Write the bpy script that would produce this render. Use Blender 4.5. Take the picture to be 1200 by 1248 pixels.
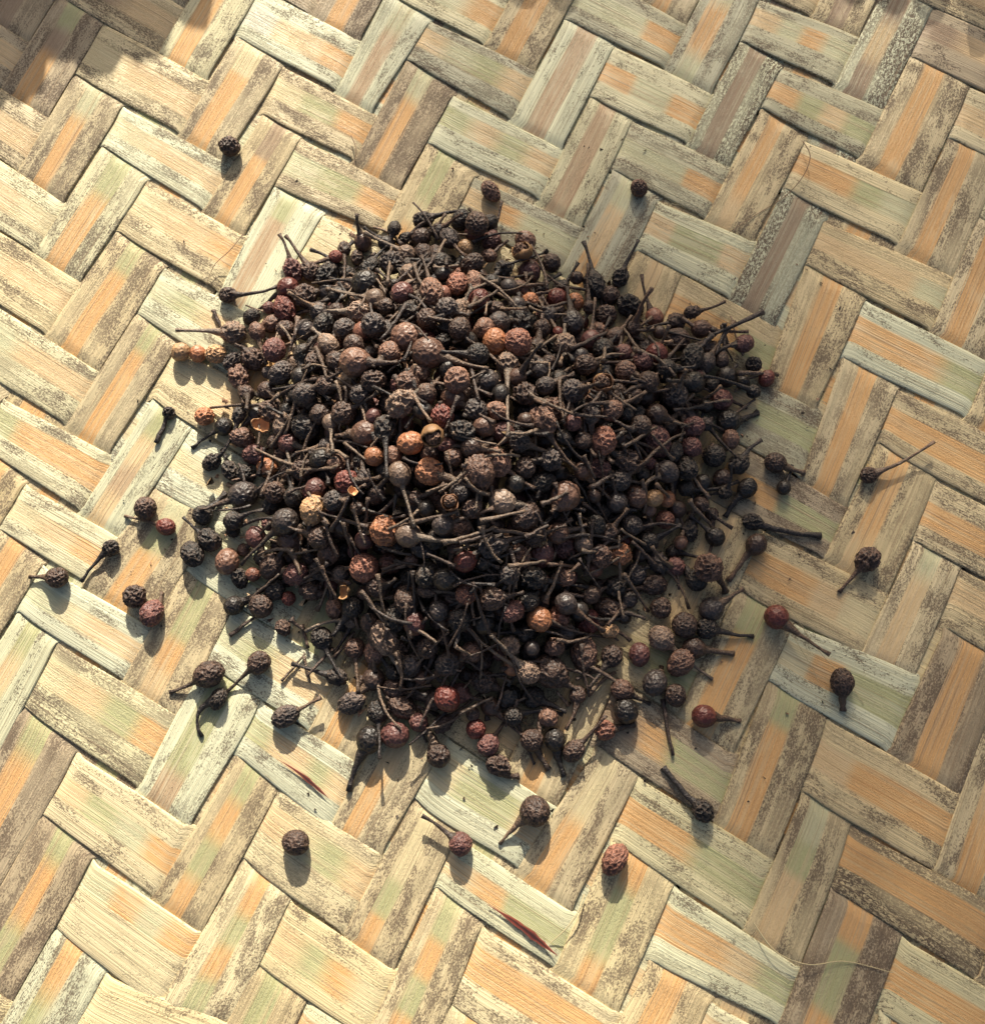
import bpy, math, random
import numpy as np
from mathutils import Vector, Matrix, noise

# ------------------------------------------------------------------ camera, sky, sun, exposure
S = bpy.context.scene
for o in list(bpy.data.objects): bpy.data.objects.remove(o)
C = S.collection
CAM_LOC = (0.01063, -0.047603, 0.204277)
CAM_ROT = [[0.9997814, 0.003905, 0.0205411], [-0.0, 0.9824049, -0.1867634], [-0.020909, 0.1867226, 0.9821901]]
PW, PH, FOC = 1200.0, 1248.0, 1.1          # photograph size, focal length / width
cam = bpy.data.cameras.new('camera'); co = bpy.data.objects.new('camera', cam); C.objects.link(co)
cam.sensor_fit = 'HORIZONTAL'; cam.sensor_width = 36; cam.lens = 36 * FOC
cam.clip_start = 0.005; cam.clip_end = 500
ROT = Matrix(CAM_ROT)
m4 = ROT.to_4x4(); m4.translation = Vector(CAM_LOC); co.matrix_world = m4
S.camera = co

ELEV = math.radians(30.0); AZ = math.radians(-1.0)     # sun stands beyond the top edge of the picture
SUN = Vector((math.sin(AZ) * math.cos(ELEV), math.cos(AZ) * math.cos(ELEV), math.sin(ELEV)))
w = bpy.data.worlds.new('World'); S.world = w; w.use_nodes = True
nt = w.node_tree; nt.nodes.clear()
sky = nt.nodes.new('ShaderNodeTexSky'); sky.sky_type = 'NISHITA'; sky.sun_disc = False
sky.sun_elevation = ELEV; sky.sun_rotation = AZ; sky.air_density = 1.0; sky.dust_density = 6.0; sky.ozone_density = 0.5
bg = nt.nodes.new('ShaderNodeBackground'); bg.inputs['Strength'].default_value = 0.07
ow = nt.nodes.new('ShaderNodeOutputWorld')
nt.links.new(sky.outputs[0], bg.inputs[0]); nt.links.new(bg.outputs[0], ow.inputs[0])
sd = bpy.data.lights.new('sun', 'SUN'); sd.energy = 5.0; sd.angle = math.radians(0.53); sd.color = (1.0, 0.915, 0.77)
so = bpy.data.objects.new('sun', sd); C.objects.link(so)
so.rotation_euler = SUN.to_track_quat('Z', 'Y').to_euler(); so.location = SUN * 8
S.view_settings.view_transform = 'Standard'; S.view_settings.look = 'None'
S.view_settings.exposure = 0.72; S.view_settings.gamma = 1
S.render.engine = 'CYCLES'

RNG = random.Random(7)
CL = np.array(CAM_LOC); CR = np.array(CAM_ROT)
def px(u, v, z=0.0):
    """point of the place seen at photograph pixel (u, v), at height z above the mat"""
    d = CR @ np.array([(u - PW/2) / (FOC*PW), (PH/2 - v) / (FOC*PW), -1.0])
    return CL + d * ((z - CL[2]) / d[2])
def topx(P):
    c = (np.asarray(P) - CL) @ CR
    return np.stack([PW/2 + FOC*PW*c[..., 0]/-c[..., 2], PH/2 - FOC*PW*c[..., 1]/-c[..., 2]], -1)
PXM = 1 / (FOC*PW) * 0.2075                # metres per pixel near the mat

# ------------------------------------------------------------------ helpers
def mesh_obj(name, verts, faces, mat, parent=None, smooth=True):
    me = bpy.data.meshes.new(name); me.from_pydata([tuple(v) for v in verts], [], faces)
    if smooth: me.polygons.foreach_set('use_smooth', [True]*len(me.polygons))
    me.materials.append(mat); me.update()
    o = bpy.data.objects.new(name, me); C.objects.link(o)
    if parent: o.parent = parent
    return o
def inst(name, me, mw, parent=None):
    o = bpy.data.objects.new(name, me); C.objects.link(o)
    if parent: o.parent = parent
    o.matrix_local = mw
    return o
def empty(name, loc=(0, 0, 0)):
    o = bpy.data.objects.new(name, None); C.objects.link(o); o.location = loc
    o.empty_display_size = 0.002
    return o
def tag(o, label=None, cat=None, group=None, kind=None):
    if label: o['label'] = label
    if cat: o['category'] = cat
    if group: o['group'] = group
    if kind: o['kind'] = kind
    return o

class N:                                   # small node-graph helper
    def __init__(s, name):
        s.m = bpy.data.materials.new(name); s.m.use_nodes = True; s.t = s.m.node_tree
        s.b = s.t.nodes['Principled BSDF']
    def set(s, k, v):
        if isinstance(v, bpy.types.NodeSocket): s.t.links.new(v, k)
        else:
            if isinstance(v, tuple) and len(v) == 3 and len(getattr(k, 'default_value', ())) == 4: v = (*v, 1)
            k.default_value = v
    def math(s, op, a, b=None, c=None, clamp=False):
        n = s.t.nodes.new('ShaderNodeMath'); n.operation = op; n.use_clamp = clamp
        for i, x in enumerate((a, b, c)):
            if x is not None: s.set(n.inputs[i], x)
        return n.outputs[0]
    def mix(s, f, a, b, mode='MIX'):
        n = s.t.nodes.new('ShaderNodeMix'); n.data_type = 'RGBA'; n.blend_type = mode
        s.set(n.inputs[0], f); s.set(n.inputs[6], a); s.set(n.inputs[7], b)
        return n.outputs[2]
    def comb(s, x, y, z=0.0):
        n = s.t.nodes.new('ShaderNodeCombineXYZ')
        for i, q in enumerate((x, y, z)): s.set(n.inputs[i], q)
        return n.outputs[0]
    def sep(s, v):
        n = s.t.nodes.new('ShaderNodeSeparateXYZ'); s.set(n.inputs[0], v); return n.outputs
    def noise(s, v, scale=1.0, detail=3.0, rough=0.5, dist=0.0):
        n = s.t.nodes.new('ShaderNodeTexNoise'); s.set(n.inputs['Vector'], v)
        n.inputs['Scale'].default_value = scale; n.inputs['Detail'].default_value = detail
        n.inputs['Roughness'].default_value = rough; n.inputs['Distortion'].default_value = dist
        return n.outputs[0]
    def ss(s, x, a, b):                    # smoothstep from a to b
        n = s.t.nodes.new('ShaderNodeMapRange'); n.interpolation_type = 'SMOOTHSTEP'
        s.set(n.inputs[0], x); s.set(n.inputs[1], a); s.set(n.inputs[2], b)
        return n.outputs[0]
    def attr(s, name, out='Fac', kind='GEOMETRY'):
        n = s.t.nodes.new('ShaderNodeAttribute'); n.attribute_name = name; n.attribute_type = kind
        return n.outputs[out]
    def bump(s, h, dist, strength=1.0, normal=None):
        n = s.t.nodes.new('ShaderNodeBump'); n.inputs['Distance'].default_value = dist
        n.inputs['Strength'].default_value = strength; s.set(n.inputs['Height'], h)
        if normal is not None: s.set(n.inputs['Normal'], normal)
        return n.outputs[0]

# ------------------------------------------------------------------ ground
def ground_material():
    g = N('dry_earth'); tc = g.t.nodes.new('ShaderNodeTexCoord').outputs['Object']
    n1 = g.noise(tc, 90, 6, .65); n2 = g.noise(tc, 3, 4, .6)
    col = g.mix(n1, (.10, .07, .045), (.24, .17, .11)); col = g.mix(g.math('MULTIPLY', n2, .5), col, (.16, .13, .09))
    g.set(g.b.inputs['Base Color'], col); g.b.inputs['Roughness'].default_value = .95
    g.set(g.b.inputs['Normal'], g.bump(n1, .004))
    return g.m
tag(mesh_obj('ground', [(-40, -40, -.004), (40, -40, -.004), (40, 40, -.004), (-40, 40, -.004)], [(0, 1, 2, 3)], ground_material()), kind='structure')

# ------------------------------------------------------------------ the woven mat
GRID = [[(-8560,27366),(-7520,26775),(-6482,26185),(-5445,25594),(-4410,25004),(-3375,24414),(-2343,23825),(-1311,23236),(-281,22648),(748,22061),(1775,21472),(2799,20880),(3812,20280),(4813,19674),(5807,19078),(6804,18501),(7802,17949),(8799,17427),(9792,16932),(10786,16449),(11791,15953),(12823,15420),(13885,14842),(14969,14235),(16057,13621),(17145,13008),(18236,12391),(19340,11754),(20450,11103),(21536,10479),(22601,9882),(23659,9294),(24716,8708),(25773,8122)],[(-9163,26261),(-8122,25670),(-7083,25080),(-6046,24489),(-5010,23898),(-3975,23308),(-2942,22718),(-1910,22128),(-882,21538),(144,20945),(1167,20347),(2184,19742),(3193,19133),(4193,18530),(5190,17933),(6189,17339),(7186,16759),(8177,16228),(9160,15755),(10138,15313),(11126,14863),(12146,14366),(13213,13801),(14318,13179),(15429,12538),(16527,11909),(17613,11293),(18703,10674),(19808,10030),(20915,9378),(21994,8761),(23056,8168),(24115,7581),(25173,6994)],[(-9765,25156),(-8724,24565),(-7685,23975),(-6646,23384),(-5610,22793),(-4574,22203),(-3541,21612),(-2511,21020),(-1487,20422),(-469,19818),(548,19209),(1568,18603),(2583,18003),(3587,17401),(4584,16785),(5580,16149),(6574,15540),(7563,15020),(8549,14577),(9531,14161),(10520,13728),(11539,13246),(12606,12697),(13719,12082),(14844,11431),(15944,10789),(17019,10173),(18093,9565),(19181,8942),(20289,8287),(21385,7646),(22454,7042),(23515,6451),(24574,5863)],[(-10368,24050),(-9327,23460),(-8286,22870),(-7247,22280),(-6210,21691),(-5174,21103),(-4140,20511),(-3114,19911),(-2098,19301),(-1087,18689),(-71,18082),(949,17483),(1964,16888),(2967,16284),(3969,15648),(4979,14994),(5984,14394),(6981,13887),(7974,13444),(8964,13018),(9962,12572),(10985,12083),(12052,11536),(13167,10930),(14305,10283),(15413,9637),(16466,9026),(17508,8433),(18575,7827),(19670,7189),(20774,6534),(21853,5915),(22916,5321),(23976,4731)],[(-10971,22945),(-9929,22356),(-8888,21768),(-7849,21183),(-6812,20603),(-5775,20023),(-4740,19430),(-3715,18817),(-2703,18195),(-1700,17577),(-698,16969),(309,16373),(1319,15787),(2334,15190),(3361,14561),(4396,13923),(5416,13331),(6418,12812),(7413,12343),(8408,11888),(9411,11418),(10438,10912),(11506,10360),(12621,9757),(13766,9115),(14895,8464),(15948,7850),(16953,7274),(17989,6687),(19067,6068),(20167,5418),(21253,4787),(22319,4188),(23380,3597)],[(-11575,21840),(-10532,21253),(-9493,20674),(-8458,20110),(-7424,19554),(-6385,18981),(-5346,18372),(-4320,17742),(-3316,17108),(-2329,16479),(-1346,15863),(-349,15270),(678,14696),(1722,14111),(2774,13498),(3823,12876),(4851,12285),(5856,11746),(6851,11248),(7846,10763),(8851,10268),(9832,9789),(10950,9184),(12063,8581),(13210,7943),(14355,7290),(15434,6664),(16424,6091),(17426,5523),(18482,4921),(19571,4287),(20656,3656),(21724,3053),(22785,2461)],[(-12179,20736),(-11139,20161),(-10106,19610),(-9080,19082),(-8047,18534),(-7007,17944),(-5971,17322),(-4955,16683),(-3964,16041),(-2981,15399),(-1989,14772),(-972,14176),(74,13600),(1135,13019),(2196,12417),(3248,11808),(4281,11218),(5289,10666),(6259,10002),(7276,9635),(8227,9146),(9259,8660),(10461,7935),(11494,7405),(12642,6769),(13796,6117),(14902,5481),(15906,4898),(16881,4339),(17915,3752),(18988,3137),(20065,2517),(21131,1915),(22193,1323)],[(-12785,19640),(-11752,19093),(-10731,18585),(-9707,18063),(-8677,17497),(-7652,16903),(-6639,16286),(-5641,15648),(-4640,14994),(-3620,14334),(-2586,13691),(-1549,13083),(-500,12497),(559,11911),(1619,11314),(2672,10712),(3706,10125),(4686,9483),(5790,9054),(6610,8447),(7684,8059),(8651,7460),(9907,6822),(10919,6228),(12067,5593),(13224,4944),(14346,4306),(15377,3711),(16343,3151),(17354,2572),(18411,1971),(19478,1367),(20540,773),(21601,183)],[(-13394,18560),(-12371,18059),(-11353,17562),(-10331,17018),(-9323,16454),(-8340,15879),(-7353,15269),(-6334,14618),(-5282,13942),(-4213,13263),(-3150,12608),(-2104,11987),(-1061,11389),(-11,10795),(1044,10198),(2156,9616),(3186,8990),(4212,8485),(5139,7875),(6143,7492),(7027,6778),(8084,6403),(9269,5641),(10340,5052),(11486,4416),(12638,3771),(13763,3136),(14814,2533),(15791,1966),(16785,1393),(17829,802),(18889,209),(19949,-375),(21011,-960)],[(-14006,17505),(-12985,17033),(-11963,16516),(-10956,15969),(-9992,15431),(-9042,14872),(-8035,14243),(-6966,13564),(-5872,12871),(-4778,12185),(-3703,11522),(-2653,10891),(-1616,10282),(-659,9619),(473,9079),(1518,8452),(2653,7795),(3536,7247),(4629,6776),(5426,6240),(6496,5706),(7314,5009),(8721,4533),(9782,3827),(10896,3241),(12036,2599),(13147,1966),(14201,1358),(15195,782),(16191,215),(17233,-366),(18294,-951),(19357,-1528),(20420,-2106)],[(-14613,16466),(-13586,15992),(-12564,15464),(-11578,14941),(-10645,14432),(-9683,13852),(-8636,13188),(-7541,12491),(-6432,11792),(-5331,11104),(-4252,10438),(-3201,9799),(-2155,9199),(-1164,8710),(-159,7882),(1008,7362),(2048,6684),(3093,6176),(4007,5482),(4903,5117),(5853,4630),(6854,4079),(8025,3325),(9235,2719),(10300,2071),(11419,1430),(12507,797),(13548,183),(14549,-405),(15563,-967),(16625,-1532),(17699,-2109),(18768,-2686),(19833,-3257)],[(-15215,15423),(-14180,14936),(-13155,14419),(-12180,13938),(-11241,13433),(-10246,12810),(-9182,12117),(-8083,11410),(-6976,10709),(-5879,10021),(-4756,9294),(-3708,8593),(-2609,8069),(-1879,7537),(-714,6808),(301,6044),(1580,5603),(2424,4970),(3550,4424),(4438,3914),(5329,3434),(6192,2844),(7486,2141),(8542,1498),(9791,946),(10800,270),(11865,-362),(12894,-982),(13901,-1583),(14937,-2154),(16027,-2708),(17124,-3276),(18202,-3853),(19260,-4418)],[(-15812,14361),(-14769,13870),(-13737,13383),(-12752,12939),(-11784,12412),(-10766,11752),(-9700,11041),(-8610,10327),(-7567,9662),(-6423,8934),(-5334,8331),(-4129,7472),(-3292,6962),(-2194,6490),(-1255,5808),(-153,5178),(874,4577),(1978,4006),(2899,3366),(3913,2761),(4913,2177),(5914,1603),(6903,1144),(8055,366),(9132,-326),(10196,-873),(11252,-1503),(12288,-2129),(13322,-2752),(14382,-3353),(15482,-3910),(16585,-4466),(17670,-5044),(18717,-5605)],[(-16410,13280),(-15360,12791),(-14314,12335),(-13302,11914),(-12301,11363),(-11271,10682),(-10214,9960),(-9137,9241),(-8145,8463),(-7028,7719),(-5821,7122),(-4886,6484),(-3823,5894),(-2794,5285),(-1640,4898),(-715,4083),(314,3492),(1328,2887),(2356,2245),(3379,1612),(4371,1023),(5358,453),(6546,-226),(7371,-807),(8603,-1509),(9449,-2012),(10686,-2634),(11753,-3274),(12832,-3925),(13925,-4564),(15014,-5143),(16089,-5687),(17161,-6260),(18202,-6822)],[(-17010,12178),(-15955,11693),(-14895,11251),(-13849,10840),(-12818,10283),(-11784,9596),(-10737,8871),(-9637,8218),(-8593,7509),(-7427,6826),(-6412,6051),(-5241,5417),(-4408,4836),(-3376,4166),(-2349,3561),(-1313,2957),(-284,2363),(732,1758),(1764,1113),(2784,478),(3773,-115),(4767,-692),(5806,-1287),(6897,-1770),(8062,-2475),(9057,-3143),(10150,-3779),(11257,-4433),(12381,-5103),(13510,-5770),(14598,-6380),(15626,-6929),(16658,-7490),(17687,-8049)],[(-17613,11054),(-16556,10571),(-15488,10119),(-14413,9706),(-13356,9162),(-12321,8486),(-11285,7765),(-10238,7041),(-9131,6294),(-8141,5610),(-7017,4915),(-5965,4143),(-4859,3659),(-3971,3041),(-2954,2438),(-1922,1829),(-889,1217),(129,605),(1150,-18),(2160,-638),(3153,-1236),(4163,-1828),(5217,-2435),(6299,-3053),(7456,-3602),(8465,-3955),(9611,-4951),(10747,-5614),(11903,-6293),(13062,-6973),(14170,-7613),(15174,-8179),(16150,-8722),(17154,-9265)],[(-18218,9906),(-17160,9426),(-16092,8946),(-15006,8506),(-13932,7988),(-12895,7341),(-11867,6634),(-10827,5917),(-9774,5208),(-8648,4521),(-7678,3876),(-6490,3186),(-5634,2456),(-4565,1920),(-3540,1320),(-2497,711),(-1467,91),(-457,-526),(560,-1139),(1568,-1745),(2558,-2338),(3571,-2941),(4628,-3566),(5704,-4133),(6830,-4806),(7843,-5351),(9120,-6131),(10204,-6823),(11376,-7510),(12553,-8200),(13685,-8856),(14697,-9433),(15631,-9947),(16602,-10460)],[(-18823,8731),(-17766,8262),(-16701,7752),(-15623,7262),(-14548,6752),(-13509,6149),(-12483,5471),(-11442,4769),(-10385,4071),(-9320,3383),(-8278,2785),(-7153,1972),(-6078,1340),(-5236,784),(-4109,190),(-3062,-430),(-2055,-1048),(-1056,-1658),(-16,-2268),(1013,-2869),(1992,-3454),(2989,-4063),(4038,-4705),(5030,-5412),(6259,-6135),(7131,-6728),(8528,-7462),(9641,-8049),(10819,-8746),(12003,-9442),(13149,-10104),(14176,-10675),(15088,-11151),(16030,-11633)],[(-19430,7533),(-18372,7075),(-17310,6555),(-16244,6013),(-15183,5475),(-14146,4909),(-13114,4275),(-12062,3600),(-10993,2919),(-9920,2247),(-9026,1443),(-7730,904),(-6857,313),(-5926,-424),(-4688,-940),(-3650,-1575),(-2661,-2182),(-1658,-2779),(-592,-3397),(451,-4013),(1418,-4605),(2549,-5310),(3308,-5852),(4655,-6618),(5685,-7258),(6683,-7772),(7912,-8602),(9125,-9281),(10254,-9971),(11438,-10671),(12585,-11330),(13612,-11880),(14509,-12319),(15439,-12780)],[(-20036,6336),(-18979,5860),(-17919,5351),(-16858,4783),(-15805,4206),(-14767,3644),(-13726,3056),(-12659,2417),(-11575,1759),(-10496,1109),(-9437,474),(-8424,-331),(-7326,-812),(-6507,-1362),(-5271,-2039),(-4231,-2671),(-3229,-3272),(-2218,-3870),(-1173,-4498),(-155,-5134),(816,-5746),(1808,-6366),(2791,-6966),(3907,-7743),(5108,-8465),(6063,-9094),(7438,-9874),(8510,-10458),(9690,-11166),(10870,-11864),(12002,-12509),(13004,-13025),(13892,-13440),(14827,-13902)],[(-20643,5168),(-19588,4641),(-18529,4129),(-17469,3565),(-16412,2971),(-15360,2396),(-14301,1832),(-13214,1231),(-12118,605),(-11041,-15),(-9995,-622),(-8882,-1193),(-7963,-1900),(-7164,-2202),(-5784,-3097),(-4799,-3754),(-3625,-4516),(-2770,-4975),(-1765,-5606),(-840,-6309),(-6,-6886),(1081,-7398),(2033,-8170),(3432,-9024),(4495,-9687),(5624,-10018),(6780,-10910),(7945,-11610),(9123,-12316),(10291,-13005),(11388,-13621),(12345,-14100),(13241,-14523),(14199,-15004)],[(-21249,4027),(-20195,3459),(-19138,2913),(-18077,2355),(-17012,1768),(-15943,1188),(-14855,630),(-13738,66),(-12628,-516),(-11565,-1101),(-10545,-1690),(-9544,-2293),(-8400,-2828),(-7571,-3373),(-6303,-4045),(-5179,-4742),(-4071,-5462),(-3261,-6050),(-2368,-6750),(-1376,-7176),(-385,-7812),(459,-8441),(1729,-9109),(2847,-9858),(3922,-10640),(5065,-11329),(6215,-12019),(7377,-12713),(8543,-13408),(9678,-14076),(10713,-14651),(11640,-15120),(12574,-15587),(13558,-16088)],[(-21856,2898),(-20802,2315),(-19746,1740),(-18682,1172),(-17608,598),(-16527,26),(-15421,-527),(-14274,-1059),(-13145,-1594),(-12097,-2154),(-11107,-2747),(-10131,-3373),(-9134,-4030),(-8177,-4591),(-7031,-5434),(-5871,-6024),(-4908,-6694),(-3913,-7354),(-2992,-8014),(-2042,-8548),(-1118,-9168),(-138,-9801),(1087,-10394),(2207,-11057),(3350,-11731),(4497,-12407),(5645,-13083),(6791,-13761),(7922,-14433),(8994,-15067),(9973,-15622),(10923,-16130),(11908,-16646),(12902,-17149)],[(-22463,1773),(-21409,1186),(-20353,601),(-19288,23),(-18207,-543),(-17118,-1102),(-16015,-1650),(-14871,-2169),(-13729,-2673),(-12679,-3220),(-11709,-3832),(-10751,-4493),(-9761,-5185),(-8728,-5887),(-7640,-6496),(-6619,-7332),(-5484,-7942),(-4580,-8558),(-3590,-9117),(-2608,-9704),(-1610,-10295),(-581,-10902),(494,-11526),(1617,-12164),(2767,-12810),(3917,-13458),(5051,-14108),(6161,-14760),(7229,-15406),(8240,-16024),(9225,-16602),(10228,-17158),(11242,-17694),(12225,-18177)],[(-23070,648),(-22016,60),(-20961,-528),(-19899,-1111),(-18818,-1677),(-17724,-2224),(-16631,-2768),(-15521,-3300),(-14400,-3812),(-13336,-4353),(-12359,-4974),(-11401,-5661),(-10407,-6381),(-9370,-7106),(-8312,-7814),(-7257,-8522),(-6262,-9287),(-5300,-9828),(-3972,-10043),(-3193,-10866),(-2186,-11445),(-1156,-12052),(-91,-12672),(1018,-13287),(2159,-13894),(3295,-14502),(4397,-15120),(5454,-15756),(6477,-16399),(7493,-17027),(8521,-17627),(9554,-18195),(10563,-18714),(11538,-19188)],[(-23677,-477),(-22623,-1066),(-21569,-1655),(-20511,-2242),(-19441,-2815),(-18349,-3361),(-17258,-3899),(-16176,-4448),(-15093,-4996),(-14034,-5557),(-13034,-6173),(-12059,-6867),(-11054,-7605),(-10015,-8349),(-8962,-9069),(-7907,-9744),(-6857,-10366),(-5813,-10936),(-4777,-11470),(-3753,-12000),(-2734,-12559),(-1707,-13167),(-658,-13799),(414,-14408),(1508,-14986),(2600,-15564),(3666,-16172),(4710,-16810),(5753,-17452),(6802,-18075),(7849,-18665),(8875,-19210),(9872,-19712),(10875,-20228)],[(-24285,-1602),(-23231,-2192),(-22177,-2781),(-21122,-3371),(-20061,-3954),(-18986,-4516),(-17897,-5054),(-16820,-5606),(-15757,-6185),(-14708,-6780),(-13688,-7405),(-12692,-8093),(-11685,-8841),(-10653,-9602),(-9611,-10331),(-8563,-11001),(-7502,-11599),(-6427,-12130),(-5348,-12616),(-4286,-13099),(-3250,-13627),(-2233,-14227),(-1218,-14867),(-203,-15482),(823,-16059),(1875,-16644),(2943,-17261),(4013,-17895),(5080,-18521),(6138,-19119),(7174,-19680),(8190,-20209),(9208,-20747),(10244,-21312)],[(-24893,-2728),(-23839,-3318),(-22786,-3908),(-21732,-4498),(-20676,-5087),(-19615,-5668),(-18541,-6228),(-17463,-6783),(-16399,-7372),(-15348,-7992),(-14311,-8635),(-13294,-9316),(-12285,-10058),(-11271,-10829),(-10248,-11567),(-9211,-12233),(-8144,-12810),(-7040,-13302),(-5916,-13737),(-4810,-14171),(-3759,-14668),(-2767,-15258),(-1804,-15897),(-839,-16517),(156,-17116),(1200,-17723),(2278,-18345),(3359,-18965),(4426,-19566),(5473,-20139),(6504,-20694),(7537,-21256),(8580,-21831),(9629,-22415)],[(-25502,-3854),(-24448,-4444),(-23394,-5034),(-22341,-5625),(-21287,-6216),(-20232,-6806),(-19173,-7388),(-18105,-7963),(-17037,-8556),(-15978,-9184),(-14929,-9836),(-13891,-10508),(-12868,-11217),(-11857,-11963),(-10850,-12698),(-9826,-13364),(-8762,-13934),(-7649,-14410),(-6505,-14827),(-5381,-15248),(-4332,-15748),(-3360,-16340),(-2416,-16966),(-1459,-17581),(-467,-18191),(576,-18804),(1650,-19416),(2724,-20018),(3781,-20603),(4826,-21182),(5869,-21762),(6916,-22347),(7965,-22935),(9017,-23524)],[(-26111,-4979),(-25057,-5569),(-24004,-6160),(-22950,-6751),(-21897,-7343),(-20844,-7935),(-19791,-8526),(-18734,-9117),(-17672,-9718),(-16609,-10347),(-15552,-10999),(-14503,-11658),(-13464,-12326),(-12435,-13009),(-11415,-13693),(-10388,-14339),(-9334,-14915),(-8244,-15421),(-7131,-15887),(-6036,-16364),(-4992,-16897),(-3996,-17478),(-3022,-18074),(-2049,-18675),(-1052,-19282),(-11,-19891),(1050,-20493),(2108,-21088),(3158,-21680),(4206,-22270),(5254,-22861),(6303,-23452),(7354,-24043),(8406,-24634)]]
I0, J0 = -12, -8
G = np.array(GRID) * 1e-5                  # corners where strips cross, metres
NI, NJ = G.shape[:2]
# tile looks. A strips run down to the right (key i, j), B strips run down to the left.
# base letter, mottle 0-9 (+ 's' speckled), then the dye pattern along the tile
TA = '''-8 12 t5 oo;-7 9 t4 oo;-7 13 b2 boo;-6 10 g4 ogOg;-6 14 y2 oO;-5 7 g3 ggO;-5 11 g4 OGoG;-4 4 p3 ogO;-4 8 p2 OgO;-4 12 y2 OOGg
-3 1 b6 bb;-3 5 g6 ogGo;-3 9 g6 ggO;-3 13 t6 ooog;-2 2 w3 wooO;-2 6 w2 GoGo;-2 10 w2 oGGo;-2 14 w1 OOG;-1 -1 t6 bo;-1 3 t6 yGO;-1 7 g7 oOgg
-1 11 t6 OOG;-1 15 t5 OOO;0 0 y6 yoo;0 4 t6 gGO;0 8 y3 ooy;0 12 g6 ooGG;0 16 t5 OOo;1 -3 b5 o;1 1 w6 yoo;1 5 y3 yyy;1 9 t4 oo;1 13 b6 OOGG;1 17 t4 oO
2 -2 t5 ooo;2 2 y5 yooO;2 6 t4 oo;2 10 t4 oo;2 14 t4 OOoy;3 -1 p4 boy;3 3 w3 gGoo;3 7 p3 oo;3 11 t4 oo;3 15 w2 yOGG;4 0 y5 yoo;4 4 y3 yyoo;4 8 p4 oo;4 12 t4 oG;4 16 t4 oOOO
5 1 p6 goo;5 5 w5 yyy;5 9 p4 oo;5 13 b7 bOGG;5 17 t6s OOO;6 2 p5 GOOO;6 6 w3 gGg;6 10 t4 oo;6 14 p3 OOGG;6 18 p2 OOO;7 3 p3 yoO;7 7 w3 gGoo;7 11 w1 yGGo;7 15 w2 OOoG
8 4 w2 gyoo;8 8 w2 GooGo;8 12 w2 oOGG;8 16 p2 oo;9 5 p8 yoGO;9 9 y5 oyGo;9 13 y5 OOO;10 6 y2 oGgO;10 10 y2 oGOy;11 7 y1 gOgO;12 8 y1 yy'''
TB = '''-1 -2 b6 bb;0 -1 b6 GbOO;1 0 t7 gOO;-2 1 p4 OOO;2 1 p6 GOO;6 1 t5 OO;-1 2 t6 yOOO;3 2 t6 GOOO;7 2 t5 OO;-4 3 b6 OO;0 3 t7 bOO;4 3 t6 GOOO;8 3 t6 OOGG;-3 4 w3 gBBB
1 4 w1 GBBB;5 4 w2 GoBo;9 4 w1 GoGG;-2 5 b8 gOOO;2 5 y2 OO;6 5 t6 gGOO;10 5 b7 GOOG;-5 6 t5 oOO;-1 6 t5 GGyO;3 6 t5 oo;7 6 t6 GGOo;11 6 b6 GOOGG;-4 7 w1 BBB;0 7 t5 oo;4 7 t5 oo
8 7 w3 GGGB;12 7 w4 OGG;-7 8 t5 oO;-3 8 p3 BBBB;1 8 t4 oo;5 8 t4 oG;9 8 t6 GOGO;-6 9 g5 gOOg;-2 9 g3 gooO;2 9 t4 oo;6 9 t4 OO;10 9 y5 OGOG;-5 10 w2s bbb;-1 10 t5 oo;3 10 t5 oo
7 10 t6 GoOO;11 10 t6 GG;-8 11 t5 b;-4 11 t5 OOOo;0 11 t5 oo;4 11 t5 oo;8 11 t5 yyGO;-7 12 w2s bob;-3 12 w2s bbb;1 12 t5 oo;5 12 t5 oO;9 12 t6 GOGO;-6 13 t7 OOO;-2 13 t6 OOO
2 13 t4 oo;6 13 t4 yyOO;-5 14 t7 OOO;-1 14 t6 OOO;3 14 t6 GOOO;7 14 y6 OGGO;-4 15 t5 OO;0 15 t5 OOo;4 15 t7 GOOO;8 15 t4 OG;-3 16 t5 OO;1 16 t5 gooo;5 16 t7 gGoo;2 17 b7 OOO
6 17 b9 OGGO;3 18 t6 oO'''
def table(t):
    d = {}
    for s in t.replace('\n', ';').split(';'):
        a = s.split()
        if len(a) >= 4: d[int(a[0]), int(a[1])] = (a[2], a[3])
    return d
TA, TB = table(TA), table(TB)
BASE = dict(p=(.62, .59, .41), w=(.60, .615, .47), y=(.64, .56, .37), t=(.575, .49, .325), b=(.45, .375, .27), g=(.45, .44, .33))
BAND = dict(O=(.64, .37, .15), o=(.63, .46, .25), G=(.41, .41, .21), g=(.52, .505, .31), b=(.32, .23, .15), B=(.46, .32, .19),
            y=(.62, .53, .31), w=(.6, .58, .45))

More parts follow.
